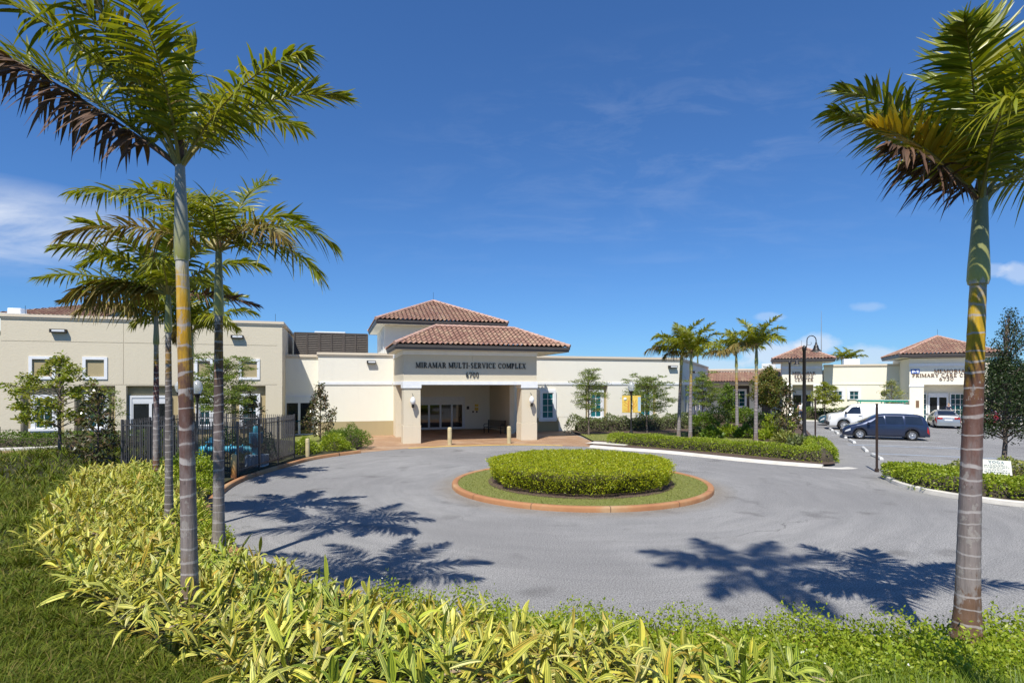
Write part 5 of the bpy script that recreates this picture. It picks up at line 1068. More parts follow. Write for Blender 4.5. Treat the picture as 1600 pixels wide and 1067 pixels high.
def ginger():
    x, y = jittered(GING, .18); tr = np.array([(-3.8, 6.8), (-5.52, 10.84), (-7.86, 13.2), (-11.55, 18.7), (-10.9, 19.6)])
    k = np.sqrt((x[:, None]-tr[:, 0])**2+(y[:, None]-tr[:, 1])**2).min(1) > .2; x, y = x[k], y[k]; z = bed_z(x, y); n = len(x)
    patch = .5+.5*np.sin(x*1.7+.5)*np.sin(y*1.3+1.2)+rng.normal(0, .25, n)
    for nm, sel, mat, lo in (('variegated_ginger_plants', patch > .18, L_GINGER, .0), ('green_ginger_plants', patch <= .18, L_GINGER2, .06)):
        X, Y, Z = x[sel], y[sel], z[sel]; m = len(X); V = []; F = []; U = []; off = 0
        lean_a = rng.uniform(0, 2*np.pi, m); hgt = rng.uniform(.18, .52, m)*(1+.25*np.sin(X*2.9)*np.sin(Y*2.3))+lo; ln = rng.uniform(.1, .5, m)
        sx_, sy_ = np.cos(lean_a)*ln*hgt-.07, np.sin(lean_a)*ln*hgt-.05
        for j in range(9):
            u = .18+.82*j/8; a = lean_a+(np.pi*(j % 2))+rng.normal(0, .55, m); el = np.radians(rng.normal(16+46*u, 19, m)); ok = rng.random(m) < .93
            P = np.stack([X+sx_*u, Y+sy_*u, Z+hgt*u*.85], 1); D = np.stack([np.cos(a)*np.cos(el), np.sin(a)*np.cos(el), np.sin(el)], 1)
            S = np.stack([-np.sin(a), np.cos(a), np.zeros(m)], 1)+rng.normal(0, .28, (m, 3)); S = unit(S-D*(S*D).sum(1)[:, None])
            L = rng.uniform(.22, .50, m)*(1 if j < 7 else .85); L = L*np.where(rng.random(m) < .14, 1.35, 1.0); W = L*rng.uniform(.095, .16, m); bd = np.zeros((m, 3)); bd[:, 2] = -rng.uniform(.15, .75, m); bd[:, :2] += rng.normal(0, .08, (m, 2))
            A = blades(P[ok], D[ok], S[ok], L[ok], W[ok], bd[ok], 5, lambda q: [.12, .72, 1, .9, .55, .02][int(round(q*5))], .16); V.append(A[0]); F.append(A[1]+off); U.append(A[2]); off += len(A[0])
        tag(link(nm, arr_mesh(nm, np.concatenate(V), np.concatenate(F), np.concatenate(U), [mat], smooth=True)), kind='stuff')
    # withered leaves at the foot
    k = rng.random(n) < .55; m = k.sum(); a = rng.uniform(0, 2*np.pi, m); D = np.stack([np.cos(a), np.sin(a), rng.uniform(-.1, .7, m)], 1); D = unit(D); S = perp(D); bd = np.zeros((m, 3)); bd[:, 2] = -.4
    A = blades(np.stack([x[k], y[k], z[k]+rng.uniform(.04, .26, m)], 1), D, S, rng.uniform(.12, .3, m), rng.uniform(.02, .05, m), bd, 4, lambda q: [.3, 1, .9, .6, .05][int(round(q*4))], .3)
    tag(link('withered_leaves', arr_mesh('withered_leaves', *A, mats=[L_DEADL], smooth=True)), kind='stuff')
ginger()
GRASSL = np.array([(-60, 3), (-3.0, 3.6), (-1.8, 4.7), (-3.0, 5.7), (-4.3, 6.4), (-5.4, 7.3), (-8.1, 9.8), (-10.5, 13.1), (-13.7, 18.2), (-15.3, 21), (-15.5, 26), (-20, 29), (-60, 28)])
def grass_left():
    parts = []
    for (d0, d1, n, L, W) in ((3.5, 7.2, 100000, .17, .0105), (7.2, 11, 62000, .21, .0145), (11, 17, 36000, .28, .021), (17, 29, 28000, .34, .034)):
        y = rng.uniform(d0, d1, n); x = rng.uniform(-.98*y-1.5, -1.0, n); k = inside(GRASSL, x, y); x, y = x[k], y[k]
        cl = .65+.35*np.sin(x*2.3+np.sin(y*1.9)*1.5)*np.sin(y*2.6+x*.7); k = rng.random(len(x)) < cl+.25; x, y = x[k], y[k]; parts.append((x, y, L, W))
    for i, (x, y, L, W) in enumerate(parts):
        hh = 1+.45*np.sin(x*1.3+1)*np.sin(y*1.7)
        m = len(x); cell = max(.13, W*11); gx_, gy_ = np.floor(x/cell), np.floor(y/cell); hsh = np.sin(gx_*127.1+gy_*311.7)*43758.5; hsh -= np.floor(hsh); h2 = np.sin(gx_*269.5+gy_*183.3)*9731.7; h2 -= np.floor(h2)
        cx_, cy_ = (gx_+.2+.6*hsh)*cell, (gy_+.2+.6*h2)*cell; ex, ey = x-cx_, y-cy_; x, y = cx_+ex*.62, cy_+ey*.62; a = np.arctan2(ey, ex)+rng.normal(0, .5, m)+.25*np.sin(x*1.1); ln = np.hypot(ex, ey)/cell*1.7*rng.uniform(.5, 1.3, m); hh = hh*(.55+.8*h2); D = unit(np.stack([np.cos(a)*ln, np.sin(a)*ln, np.ones(m)], 1)); S = np.stack([-np.sin(a+rng.normal(0, .8, m)), np.cos(a), np.zeros(m)], 1); S = unit(S-D*(S*D).sum(1)[:, None])
        b = np.stack([np.cos(a), np.sin(a), -.7*np.ones(m)], 1)*rng.uniform(.1, .6, m)[:, None]
        A = blades(np.stack([x, y, bed_z(x, y)-.01], 1), D, S, L*hh*rng.uniform(.5, 1.25, m), W*rng.uniform(.7, 1.4, m), b, 3, lambda t: 1-.9*t**1.5)
        tag(link('long_grass', arr_mesh('long_grass', *A, mats=[L_GRASS])), kind='stuff')
grass_left()
SHR = np.array([(-2.3, 8.65), (-.9, 7.55), (.7, 6.75), (1.5, 6.15), (2.5, 5.5), (3.2, 5.2), (7.5, 5.4), (14, 5.2), (14, 7.85), (10, 7.6), (6.5, 7.45), (3, 7.6), (.0, 8.1), (-2.0, 8.8)])
def cover():
    x, y = jittered(SHR, .068, .5); k = np.hypot(x-5.16, y-6.53) > .2; x, y = x[k], y[k]; m = len(x); z0 = bed_z(x, y)
    hz = .34+.10*np.sin(x*2.2+.4)*np.sin(y*2.9)+.08*np.sin(x*5.1+y*2)+.07*np.exp(-((x-4.8)/1.2)**2); hz = np.clip(hz, .2, .62)*rng.uniform(.7, 1.25, m)
    a = rng.uniform(0, 2*np.pi, m); ln = rng.uniform(0, .5, m); C_ = Cloud()
    for j in range(17):
        u = .12+.88*j/16; P = np.stack([x+np.cos(a)*ln*hz*u, y+np.sin(a)*ln*hz*u, z0+hz*u], 1); P += rng.normal(0, .022, P.shape); C_.leaves(P, .050, .025, N_=np.tile([0, 0, .45], (m, 1)), jit=.75, sag=.05)
    tag(C_.build('low_shrub_cover', [L_BRIGHT]), kind='stuff')
    k = rng.random(m) < .028; P = np.stack([x[k]+np.cos(a[k])*ln[k]*hz[k], y[k]+np.sin(a[k])*ln[k]*hz[k], z0[k]+hz[k]*1.04], 1); f = Cloud(); f.leaves(np.repeat(P, 3, 0), .022, .014, up=.8); tag(f.build('small_white_flowers', [simple('white_petals', (.75, .75, .7), .6)]), kind='stuff')
cover()
def grass_right():
    P = np.array([(1.4, 4.2), (12, 4.2), (12, 5.75), (7.5, 5.9), (4.5, 5.75), (3.0, 5.5), (2.6, 5.2)]); x, y = scatter(P, 46000); m = len(x); a = rng.uniform(0, 2*np.pi, m); ln = rng.uniform(.05, .6, m)
    D = unit(np.stack([np.cos(a)*ln, np.sin(a)*ln, np.ones(m)], 1)); S = np.stack([-np.sin(a), np.cos(a), np.zeros(m)], 1); b = np.stack([np.cos(a), np.sin(a), -.7*np.ones(m)], 1)*rng.uniform(.1, .5, m)[:, None]
    A = blades(np.stack([x, y, bed_z(x, y)-.01], 1), D, S, rng.uniform(.16, .42, m), .0095*rng.uniform(.7, 1.4, m), b, 3, lambda t: 1-.9*t**1.5)
    tag(link('long_grass', arr_mesh('long_grass', *A, mats=[leafmat('light_grass_blades', [(.14, .22, .016), (.21, .29, .025), (.10, .17, .012), (.28, .32, .04)], .35)])), kind='stuff')
grass_right()
# ------------------------------------------------------------------ site furniture
def bollard(px, py, h, r, label, group, x=None, y=None, stain=False):
    X0, Y0 = (x, y) if x is not None else G(px, py); mb = MB()
    mb.lathe([(r, -.05), (r, h-r*.55), (r*.93, h-r*.3), (r*.7, h-r*.08), (r*.35, h), (0, h+.005)], 18)
    if not stain: mb.lathe([(r+.004, h-.23), (r+.004, h-.20)], 18)
    tag(mb.build('bollard', BOLL_RUST if stain else BOLLARD, None, (X0, Y0, 0)), label, 'bollard', group)
def bollrust():
    m, nt, p = newmat('rust_stained_bollard'); o = N(nt, 'ShaderNodeTexCoord').outputs['Object']; s = N(nt, 'ShaderNodeSeparateXYZ'); LK(nt, o, s.inputs[0])
    z = M_(nt, 'ADD', s.outputs[2], M_(nt, 'MULTIPLY', NOISE(nt, o, 6, 3), .5))
    LK(nt, RAMP(nt, z, [(.3, (.16, .06, .03)), (.6, (.42, .2, .05)), (.95, (.52, .38, .16))]), p.inputs['Base Color']); p.inputs['Roughness'].default_value = .6; return m
BOLL_RUST = bollrust()
bollard(702.7, 695, 1.03, .125, 'left of the two tan bollards before the entrance canopy', 'bollards')
bollard(795.4, 692.6, 1.03, .125, 'right of the two tan bollards before the entrance canopy', 'bollards')
bollard(0, 0, .98, .095, 'rust stained bollard at the near corner of the picket fence', 'bollards', -10.12, 20.95, True)
bollard(0, 0, .98, .095, 'plain tan bollard at the far end of the picket fence', 'bollards', -9.62, 27.1)

def fence():
    root = empty('picket_fence', (-10.2, 21.4, .1), 0, 'dark metal picket fence around the blue water valves', 'fence'); o = Vector((-10.2, 21.4, 0)); H_ = 2.0
    C = [Vector(c)-o for c in ((-15.3, 22.6, 0), (-10.2, 21.4, 0), (-10.1, 26.7, 0), (-15.4, 27.9, 0))]
    for k in range(4):
        a, b = C[k], C[(k+1) % 4]; L = (b-a).length; d = (b-a)/L; n = max(1, round(L/2.0))
        for i in range(n):
            p, q = a+d*L*i/n, a+d*L*(i+1)/n; m = MB(); nn = int((q-p).length/.105)
            for j in range(1, nn):
                c = p+(q-p)*j/nn; m.box(c.x-.012, c.x+.012, c.y-.012, c.y+.012, .12, H_+.02)
            m.build('picket_panel', GREYFENCE, root)
            for z in (.22, H_-.18):
                r_ = MB(); r_.bar(p+Vector((0, 0, z)), q+Vector((0, 0, z)), .032, .04); r_.build('rail', GREYFENCE, root)
            pm = MB(); pm.box(p.x-.032, p.x+.032, p.y-.032, p.y+.032, -.1, H_+.04); pm.build('post', GREYFENCE, root)
fence()
BLUE = simple('valve_blue_paint', (.045, .30, .42), .4, var=.25, scale=5, coat=.3); BLUED = simple('valve_cover_blue', (.02, .12, .22), .5, var=.2)
def valve():
    r_ = empty('water_valve', (-12.0, 24.0, .1), 0, 'blue painted backflow water valve assembly inside the picket fence', 'water valve'); m = MB()
    m.tube([(-.95, 0, .72), (1.3, 0, .72)], .13, 14)
    for x in (-.95, 1.3): m.tube([(x, 0, -.1), (x, 0, .72), (x, 0, .8)], .12, 14)
    for x in (-.7, -.25, .3, .8): m.tube([(x-.03, 0, .72), (x+.03, 0, .72)], .2, 16)
    m.tube([(-.5, 0, .7), (-.5, 0, 1.05)], .10, 12); m.tube([(.55, 0, .62), (.55, -.15, .45)], .09, 12); m.build('pipe', BLUE, r_)
    t = MB(); t.box(-.72, -.28, -.18, .18, 1.0, 1.04); t.tube([(-.5, 0, 1.0), (-.5, 0, 1.2)], .12, 10); t.build('valve_handle', BLUED, r_)
    t = MB(); t.box(1.1, 1.55, -.2, .2, .95, 1.42, bev=.03); t.build('gauge_box', BLUED, r_)
    t = MB(); t.lathe([(.13, 1.42), (.13, 1.58), (.1, 1.66), (0, 1.7)], 14, M=Matrix.Translation((1.32, 0, 0))); t.tube([(1.32, 0, .72), (1.32, 0, .96)], .12, 12); t.build('stem_cap', BLUE, r_)
    t = MB(); t.tube([(1.25, -.22, .82), (1.25, -.2, .9)], .07, 10); t.tube([(1.42, -.22, .82), (1.42, -.2, .9)], .07, 10); t.build('hose_outlet', BLACKPL, r_)
    t = MB(); t.box(1.0, 1.75, -.3, .3, -.05, .5, bev=.03); t.build('pedestal', simple('pale_blue_box', (.45, .55, .62), .6), r_)
valve()
def acorn(x, y, z, label, H_=3.72):
    r_ = empty('globe_lamp', (x, y, z), 0, label, 'street lamp', 'globe lamps'); Hh = H_-z; g0 = Hh-.72
    m = MB(); m.lathe([(.15, -.05), (.15, .12), (.11, .3), (.07, .42), (.055, .5), (.048, g0-.25)], 14); m.build('pole', DARKMETAL, r_)
    m = MB(); m.lathe([(.05, g0-.25), (.07, g0-.2), (.07, g0-.14), (.10, g0-.02), (.145, g0+.06), (.15, g0+.1)], 16); m.build('lamp_base', DARKMETAL, r_)
    m = MB(); m.lathe([(.145, g0+.1), (.2, g0+.25), (.225, g0+.38), (.21, g0+.5), (.15, g0+.62), (.06, g0+.70), (0, g0+.71)], 18); m.build('lamp_globe', GLOBE, r_)
    m = MB(); m.lathe([(.03, g0+.70), (.02, g0+.76), (0, g0+.8)], 10); m.build('finial', DARKMETAL, r_)
def globemat():
    m, nt, p = newmat('ribbed_clear_globe'); p.inputs['Base Color'].default_value = (.72, .75, .74, 1); p.inputs['Roughness'].default_value = .12; p.inputs['Transmission Weight'].default_value = .55
    b = N(nt, 'ShaderNodeBump'); b.inputs['Strength'].default_value = .3; LK(nt, NOISE(nt, N(nt, 'ShaderNodeTexCoord').outputs['Object'], 30, 2), b.inputs['Height']); LK(nt, b.outputs[0], p.inputs['Normal']); return m
GLOBE = globemat()
acorn(7.9, 38.2, .1, 'globe lamp carrying the yellow banner on the right wing lawn'); acorn(-17.9, 31.0, .1, 'globe lamp left of the nearest palm trunk, close to the building'); acorn(-14.2, 26.0, .15, 'globe lamp half hidden just right of the nearest palm trunk')
def banner():
    r_ = empty('banner', (7.9, 38.08, 1.67), 0, 'yellow banner with a sun and tree motif hung on the globe lamp', 'banner')
    BY = simple('banner_yellow', (.72, .50, .09), .7, var=.2, scale=3); BO = simple('banner_orange', (.60, .28, .05), .7); BB = simple('banner_blue', (.35, .52, .68), .7); BW = simple('banner_white', (.8, .78, .7), .7)
    m = MB(); m.box(-.62, -.07, -.012, .012, 0, 1.12); m.box(.07, .62, -.012, .012, 0, 1.12); m.build('banner_cloth', BY, r_)
    m = MB(); m.lathe([(.11, 0), (.11, .004), (0, .004)], 16, M=Matrix.Translation((-.42, -.013, .88)) @ Matrix.Rotation(rad(90), 4, 'X')); m.build('sun_motif', BW, r_)
    m = MB(); m.box(-.26, -.14, -.017, -.013, .04, .8); m.box(.09, .14, -.017, -.013, .1, .8)
    for a, b in (((-.2, .5), (-.5, .72)), ((-.2, .55), (-.08, .95)), ((-.22, .35), (-.5, .5)), ((.12, .4), (.32, .85)), ((.12, .3), (.36, .5)), ((-.28, .06), (-.5, .16))): m.bar((a[0], -.0155-.0007*abs(a[1]), a[1]), (b[0], -.0155-.0007*abs(a[1]), b[1]), .004, .035)
    m.build('tree_motif', BO, r_)
    m = MB(); m.box(.42, .6, -.0165, -.0131, .08, 1.02); m.build('blue_stripe', BB, r_)
    m = MB(); m.tube([(-.64, 0, 1.13), (.64, 0, 1.13)], .012, 6); m.tube([(-.64, 0, -.01), (.64, 0, -.01)], .012, 6); m.build('banner_rod', DARKMETAL, r_)
banner()
def crook(x, y, label, z=.1):
    r_ = empty('street_lamp', (x, y, z), 0, label, 'street lamp', 'bell shaped street lamps'); m = MB()
    m.lathe([(.2, -.1), (.2, .45), (.14, .52), (.13, .6), (.105, .7), (.09, 5.4), (.115, 5.42), (.115, 5.62), (.06, 5.68), (.05, 5.72)], 16); m.build('pole', DARKMETAL, r_)
    pts = [(.1, 0, 5.45), (.16, 0, 5.8)]+[(.16+.27-.27*math.cos(a), 0, 6.02+.27*math.sin(a)) for a in np.linspace(0, math.pi, 9)]+[(.70, 0, 5.85)]; m = MB(); m.tube(pts, .028, 8)
    m.tube([(.16, 0, 5.75), (.3, 0, 5.72), (.42, 0, 5.8), (.44, 0, 5.88), (.38, 0, 5.9)], .012, 6); m.build('arm', DARKMETAL, r_)
    m = MB(); m.lathe([(.04, 5.9), (.055, 5.86), (.07, 5.76), (.12, 5.7), (.14, 5.6), (.19, 5.47), (.28, 5.4), (.29, 5.375), (.25, 5.38), (.1, 5.5)], 20, M=Matrix.Translation((.70, 0, 0))); m.build('lamp_shade', DARKMETAL, r_)
    m = MB(); m.lathe([(.2, 5.39), (.15, 5.33), (0, 5.3)], 16, M=Matrix.Translation((.70, 0, 0))); m.build('lens', FROST, r_)
crook(17.25, 34.0, 'tall bell shaped street lamp at the right end of the garden bed'); crook(27.0, 56.0, 'farther bell shaped street lamp before the service centre')
POSTB = simple('brown_post_paint', (.05, .03, .022), .5, var=.2)
for (x, y, h, lab) in ((14.65, 23.13, 2.72, 'bare brown sign post standing alone on the asphalt'), (17.85, 33.9, 2.7, 'taller of the two thin brown posts by the street lamp'), (17.75, 34.9, 2.25, 'shorter of the two thin brown posts by the street lamp')):
    r_ = empty('sign_post', (x, y, .0), rad(12), lab, 'post', 'brown sign posts'); m = MB(); m.box(-.032, .032, -.032, .032, .02, h); m.build('post', POSTB, r_); m = MB(); m.box(-.06, .06, -.06, .06, 0, .14, bev=.01); m.build('base_sleeve', POSTB, r_); m = MB(); m.box(-.038, .038, -.038, .038, h, h+.02); m.build('post_cap', POSTB, r_)
for i, (x, y) in enumerate(((15.7, 23.3), (17.45, 27.55), (18.8, 30.7), (20.75, 35.15), (22.1, 38.4), (23.4, 41.5), (24.6, 44.4))):
    m = MB(); m.box(-.95, .95, -.08, .08, .0, .06); m.add([(-.95, -.08, .06), (.95, -.08, .06), (.95, .08, .06), (-.95, .08, .06), (-.9, -.05, .13), (.9, -.05, .13), (.9, .05, .13), (-.9, .05, .13)], [[4, 5, 6, 7], [0, 1, 5, 4], [1, 2, 6, 5], [2, 3, 7, 6], [3, 0, 4, 7]])
    o = m.build('wheel_stop', WSTOP, None, (x, y, .005)); o.rotation_euler = (0, 0, math.atan2(.916, .40)+rad((0, 3, -2, 1, 2, -1, 0)[i]))
    tag(o, ('concrete wheel stop beside the planter kerb end', 'concrete wheel stop right behind the lone brown post', 'concrete wheel stop at the hatched bay, second past the post', 'concrete wheel stop in front of the blue minivan', 'concrete wheel stop beside the nose of the minivan', 'concrete wheel stop in front of the white van', 'farthest concrete wheel stop, before the teal car')[i], 'wheel stop', 'wheel stops along the parking row')
def board():
    r_ = empty('board_sign', (16.05, 19.0, .12), rad(-4), 'small white yoga class board tilted in the planter hedge', 'sign'); r_.rotation_euler = (rad(-14), rad(3.5), rad(-8))
    m = MB(); m.box(-.45, .45, -.008, .008, .42, .9); m.build('board', simple('board_white', (.72, .71, .62), .6, var=.06), r_)
    m = MB(); m.box(-.3, -.27, .01, .03, -.25, .8); m.box(.27, .3, .01, .03, -.25, .8); m.build('stake', TRUNKW, r_)
    f = lambda x, z, d: (x, -.0085+d, z)
    lettering('sign_lettering', [('YOGA', .0, .785, .085, 1.5)], f, simple('sign_teal', (.01, .11, .16), .5), r_, .002)
    m = MB(); q = random.Random(4)
    for z, h, x0, x1 in ((.735, .022, -.2, .2), (.69, .032, -.38, .38), (.64, .03, -.38, .38), (.6, .024, -.2, .18), (.545, .03, -.34, .34), (.47, .05, -.38, .38)):
        x = x0
        while x < x1-.03:
            w = q.uniform(.03, .11); w = min(w, x1-x); k = int(w/.018)+1
            for i in range(k): m.box(x+i*w/k, x+i*w/k+w/k*.62, -.0105, -.0082, z, z+h*q.uniform(.7, 1))
            x += w+.025
    m.build('small_print', simple('sign_print', (.03, .09, .10), .6, var=.6, scale=9), r_)
board()
def bench():
    p = Vector((-1.25, 41.4, .006)); r_ = empty('bench', p, rad(-38), 'dark metal slatted bench in the shade of the entrance porch', 'bench')
    m = MB()
    for i in range(6): y = -.26+i*.085; m.box(-.8, .8, y, y+.055, .42, .445)
    m.build('seat', DARKMETAL, r_); m = MB()
    for i in range(6): z = .5+i*.075; y = .22+i*.022; m.box(-.8, .8, y, y+.02, z, z+.05)
    m.build('backrest', DARKMETAL, r_)
    for x in (-.78, .78):
        for y in (-.25, .24): m = MB(); m.box(x-.025, x+.025, y-.025, y+.025, 0, .42 if y < 0 else .95); m.build('leg', DARKMETAL, r_)
        m = MB(); m.tube([(x, -.25, .4), (x, -.29, .58), (x, -.2, .66), (x, .27, .66)], .022, 8); m.build('armrest', DARKMETAL, r_)
bench()
def bin_():
    p = (MO[0]+e1[0]*.72+e2[0]*4.3, MO[1]+e1[1]*.72+e2[1]*4.3, .006); r_ = empty('litter_bin', p, 0, 'dark litter bin just inside the left porch wall', 'bin'); m = MB(); m.lathe([(.24, 0), (.26, .05), (.26, .85), (0, .85)], 16); m.build('bin_body', DARKMETAL, r_); m = MB(); m.lathe([(.28, .85), (.28, .9), (.2, 1.0), (.12, 1.02)], 16); m.build('lid', DARKMETAL, r_)
bin_()
m = MB(); m.tube([(0, 0, 0), (0, 0, 9), (0, 0, 16.3)], [.12, .08, .02], 6); tag(m.build('antenna_mast', simple('mast_grey', (.3, .3, .32), .5), None, (53.7, 100, 0)), 'thin antenna mast far behind the service centre tower', 'mast')

# ------------------------------------------------------------------ vehicles (nose towards local +x)
def paint(name, col, metal=.3):
    m, nt, p = newmat(name); n = NOISE(nt, N(nt, 'ShaderNodeTexCoord').outputs['Object'], 2.0, 3); LK(nt, RAMP(nt, n, [(.3, tuple(c*.92 for c in col)), (.7, tuple(min(1, c*1.06) for c in col))]), p.inputs['Base Color'])
    p.inputs['Metallic'].default_value = metal; p.inputs['Roughness'].default_value = .32; p.inputs['Coat Weight'].default_value = .8; p.inputs['Coat Roughness'].default_value = .05; return m
CARGLASS = simple('car_glass', (.015, .02, .03), .03, var=.3, scale=2, spec=.9)
class Car:
    def __init__(s, **k): s.__dict__.update(k)
    def I(s, tab, x): return float(np.interp(x, [p[0] for p in tab], [p[1] for p in tab]))
    def sec(s, x):
        zt = s.I(s.top, x); zb = s.base; w = s.I(s.wid, x)/2; wt = s.I(s.twid, x)/2
        for xw in s.axles:
            d = abs(x-xw)
            if d < s.arch: zb = max(zb, s.wr+math.sqrt(s.arch**2-d*d))
        bl = min(s.I(s.belt, x), zt-.02); zb = min(zb, bl-.03)
        return [(w*.93, zb), (w*.99, zb+(bl-zb)*.18), (w, zb+(bl-zb)*.55), (w*.985, bl), ((w*.985+wt)/2+.015, bl+(zt-bl)*.5), (wt, bl+(zt-bl)*.87), (wt*.88, bl+(zt-bl)*.965), (wt*.5, zt-.004), (0, zt)]
    def on(s, x, u):                                         # point on the side, u counts section points
        P = s.sec(x); i = min(int(u), 7); t = u-i; return P[i][0]*(1-t)+P[i+1][0]*t, P[i][1]*(1-t)+P[i+1][1]*t
    def patch(s, mb, xs, us, side=1, off=.008, nx=8, nu=4):
        """patch over the body: xs = (x at low edge front/back), linear between the low and high edges"""
        (xa0, xb0), (xa1, xb1) = xs; V = []
        for j in range(nu+1):
            v = j/nu; u = us[0]+(us[1]-us[0])*v; xa = xa0+(xa1-xa0)*v; xb = xb0+(xb1-xb0)*v
            for i in range(nx+1): x = xa+(xb-xa)*i/nx; y, z = s.on(x, u); V.append((x, side*(y+off), z+off*.3))
        F = [[j*(nx+1)+i, j*(nx+1)+i+1, (j+1)*(nx+1)+i+1, (j+1)*(nx+1)+i] for j in range(nu) for i in range(nx)]
        mb.add(V, F if side < 0 else [f[::-1] for f in F], 0, True)
    def sheet(s, mb, x0, x1, wf, off=.01, n=6):               # windscreen or rear window: follows the roof line
        V = []; sg = 1 if x1 > x0 else -1
        for i in range(n+1):
            x = x0+(x1-x0)*i/n
            for j in range(9):
                f = (j/4-1)*wf; P = s.sec(x); ys = [p[0] for p in P[::-1]]; y = f*P[5][0]; z = float(np.interp(abs(y), ys, [p[1] for p in P[::-1]])); V.append((x+off*sg*.8, y, z+off))
        mb.add(V, [[i*9+j, i*9+j+1, (i+1)*9+j+1, (i+1)*9+j] for i in range(n) for j in range(8)], 0, True)
    def build(s, name, loc, rz, mat, label):
        root = empty(name, (*loc, 0), rz, label, 'car' if 'van' not in name or 'mini' in name else 'van', 'cars in the car park'); xs = sorted(set(list(np.linspace(-s.L/2, s.L/2, 90))+[p[0] for p in s.top]+[a+q*s.arch*f for a in s.axles for q in (-1, 1) for f in (.999, .97, .85)])); mb = MB(); V = []
        for x in xs:
            P = s.sec(x); V += [(x, y, z) for y, z in P]+[(x, -y, z) for y, z in P[-2::-1]]
        k = 17; mb.add(V, [[i*k+j+1, i*k+j, (i+1)*k+j, (i+1)*k+j+1] for i in range(len(xs)-1) for j in range(k-1)], 0, True)
        mb.add(V[:k], [list(range(k-1, -1, -1))]); mb.add(V[-k:], [list(range(k))]); mb.build('body', mat, root)
        u = MB(); w = s.I(s.wid, 0)/2; u.box(-s.L/2+.25, s.L/2-.25, -w*.82, w*.82, s.base-.04, s.base+.34); u.build('underbody', BLACKPL, root)
        R_w = s.wr
        for xw in s.axles:
            for sd_ in (1, -1):
                yc = sd_*(w-.11); M = Matrix.Translation((xw, yc, R_w)) @ Matrix.Rotation(rad(-90*sd_), 4, 'X'); t = MB()
                t.lathe([(R_w*.62, -.1), (R_w*.9, -.1), (R_w, -.06), (R_w, .06), (R_w*.92, .1), (R_w*.64, .095)], 28, M=M); wh = t.build('wheel', RUBBER, root)
                r_ = MB(); r_.lathe([(R_w*.64, .09), (R_w*.6, .1), (R_w*.56, .06), (R_w*.5, .045), (0, .05)], 28, M=M)
                for i in range(s.spokes):
                    a = 2*math.pi*i/s.spokes; c, sn = math.cos(a), math.sin(a); p0, p1 = M @ Vector((c*.05, sn*.05, .085)), M @ Vector((c*R_w*.58, sn*R_w*.58, .092)); r_.bar(p0, p1, .055, .02, up=(0, 1, 0))
                r_.lathe([(.06, .05), (.06, .098), (0, .1)], 14, M=M); r_.build('rim', RIM, wh)
        for wdw in s.wins:
            for sd_ in (1, -1): g = MB(); s.patch(g, wdw[0], wdw[1], sd_, .006); g.build('side_window', CARGLASS, root)
        g = MB(); s.sheet(g, s.ws[0], s.ws[1], .9); g.build('windscreen', CARGLASS, root)
        if s.rw: g = MB(); s.sheet(g, s.rw[0], s.rw[1], .85); g.build('rear_window', CARGLASS, root)
        for sd_ in (1, -1):
            h = MB(); s.patch(h, *s.head, sd_, .008); h.build('headlight', HEADL, root); h = MB(); s.patch(h, *s.tail, sd_, .008); h.build('tail_light', REDL, root)
            q = MB()
            for xd in s.doors: s.patch(q, ((xd-.006, xd+.006), (xd-.006, xd+.006)), (.4, 3.0), sd_, .003, 1, 8)
            q.build('door_seam', BLACKPL, root)
            q = MB()
            for xd in s.handles: s.patch(q, ((xd-.1, xd+.1), (xd-.1, xd+.1)), (2.62, 2.72), sd_, .02, 2, 1)
            q.build('door_handle', mat if s.hm is None else s.hm, root)
            y, z = s.on(s.mir, 3.2); q = MB(); q.box(s.mir-.06, s.mir+.09, sd_*(y+.02) if sd_ > 0 else -(y+.22), (y+.22) if sd_ > 0 else -(y+.02), z-.02, z+.15, bev=.03); q.build('mirror', s.mm or mat, root)
        b = MB(); xf = s.L/2; b.box(xf-.06, xf+.015, -w*.5, w*.5, s.base+.12, s.base+.3, bev=.02); b.build('grille', BLACKPL, root)
        b = MB(); xr = -s.L/2; b.box(xr-.02, xr+.02, -.26, .26, s.plz, s.plz+.13); b.build('number_plate', ALU, root)
        if s.bump:
            b = MB(); b.box(xf-.12, xf+.09, -w*.97, w*.97, s.base+.05, s.base+.32, bev=.05); b.build('front_bumper', s.bump, root); b = MB(); b.box(xr-.1, xr+.1, -w*.97, w*.97, s.base+.05, s.base+.28, bev=.05); b.build('rear_bumper', s.bump, root)
        return root
NAVY = paint('navy_car_paint', (.022, .034, .075), .4); SILVER = paint('silver_car_paint', (.42, .43, .42), .6); TEALC = paint('teal_car_paint', (.03, .10, .13), .4); RED = paint('dark_red_car_paint', (.22, .02, .025), .3); VANW = paint('white_van_paint', (.78, .79, .79), 0)
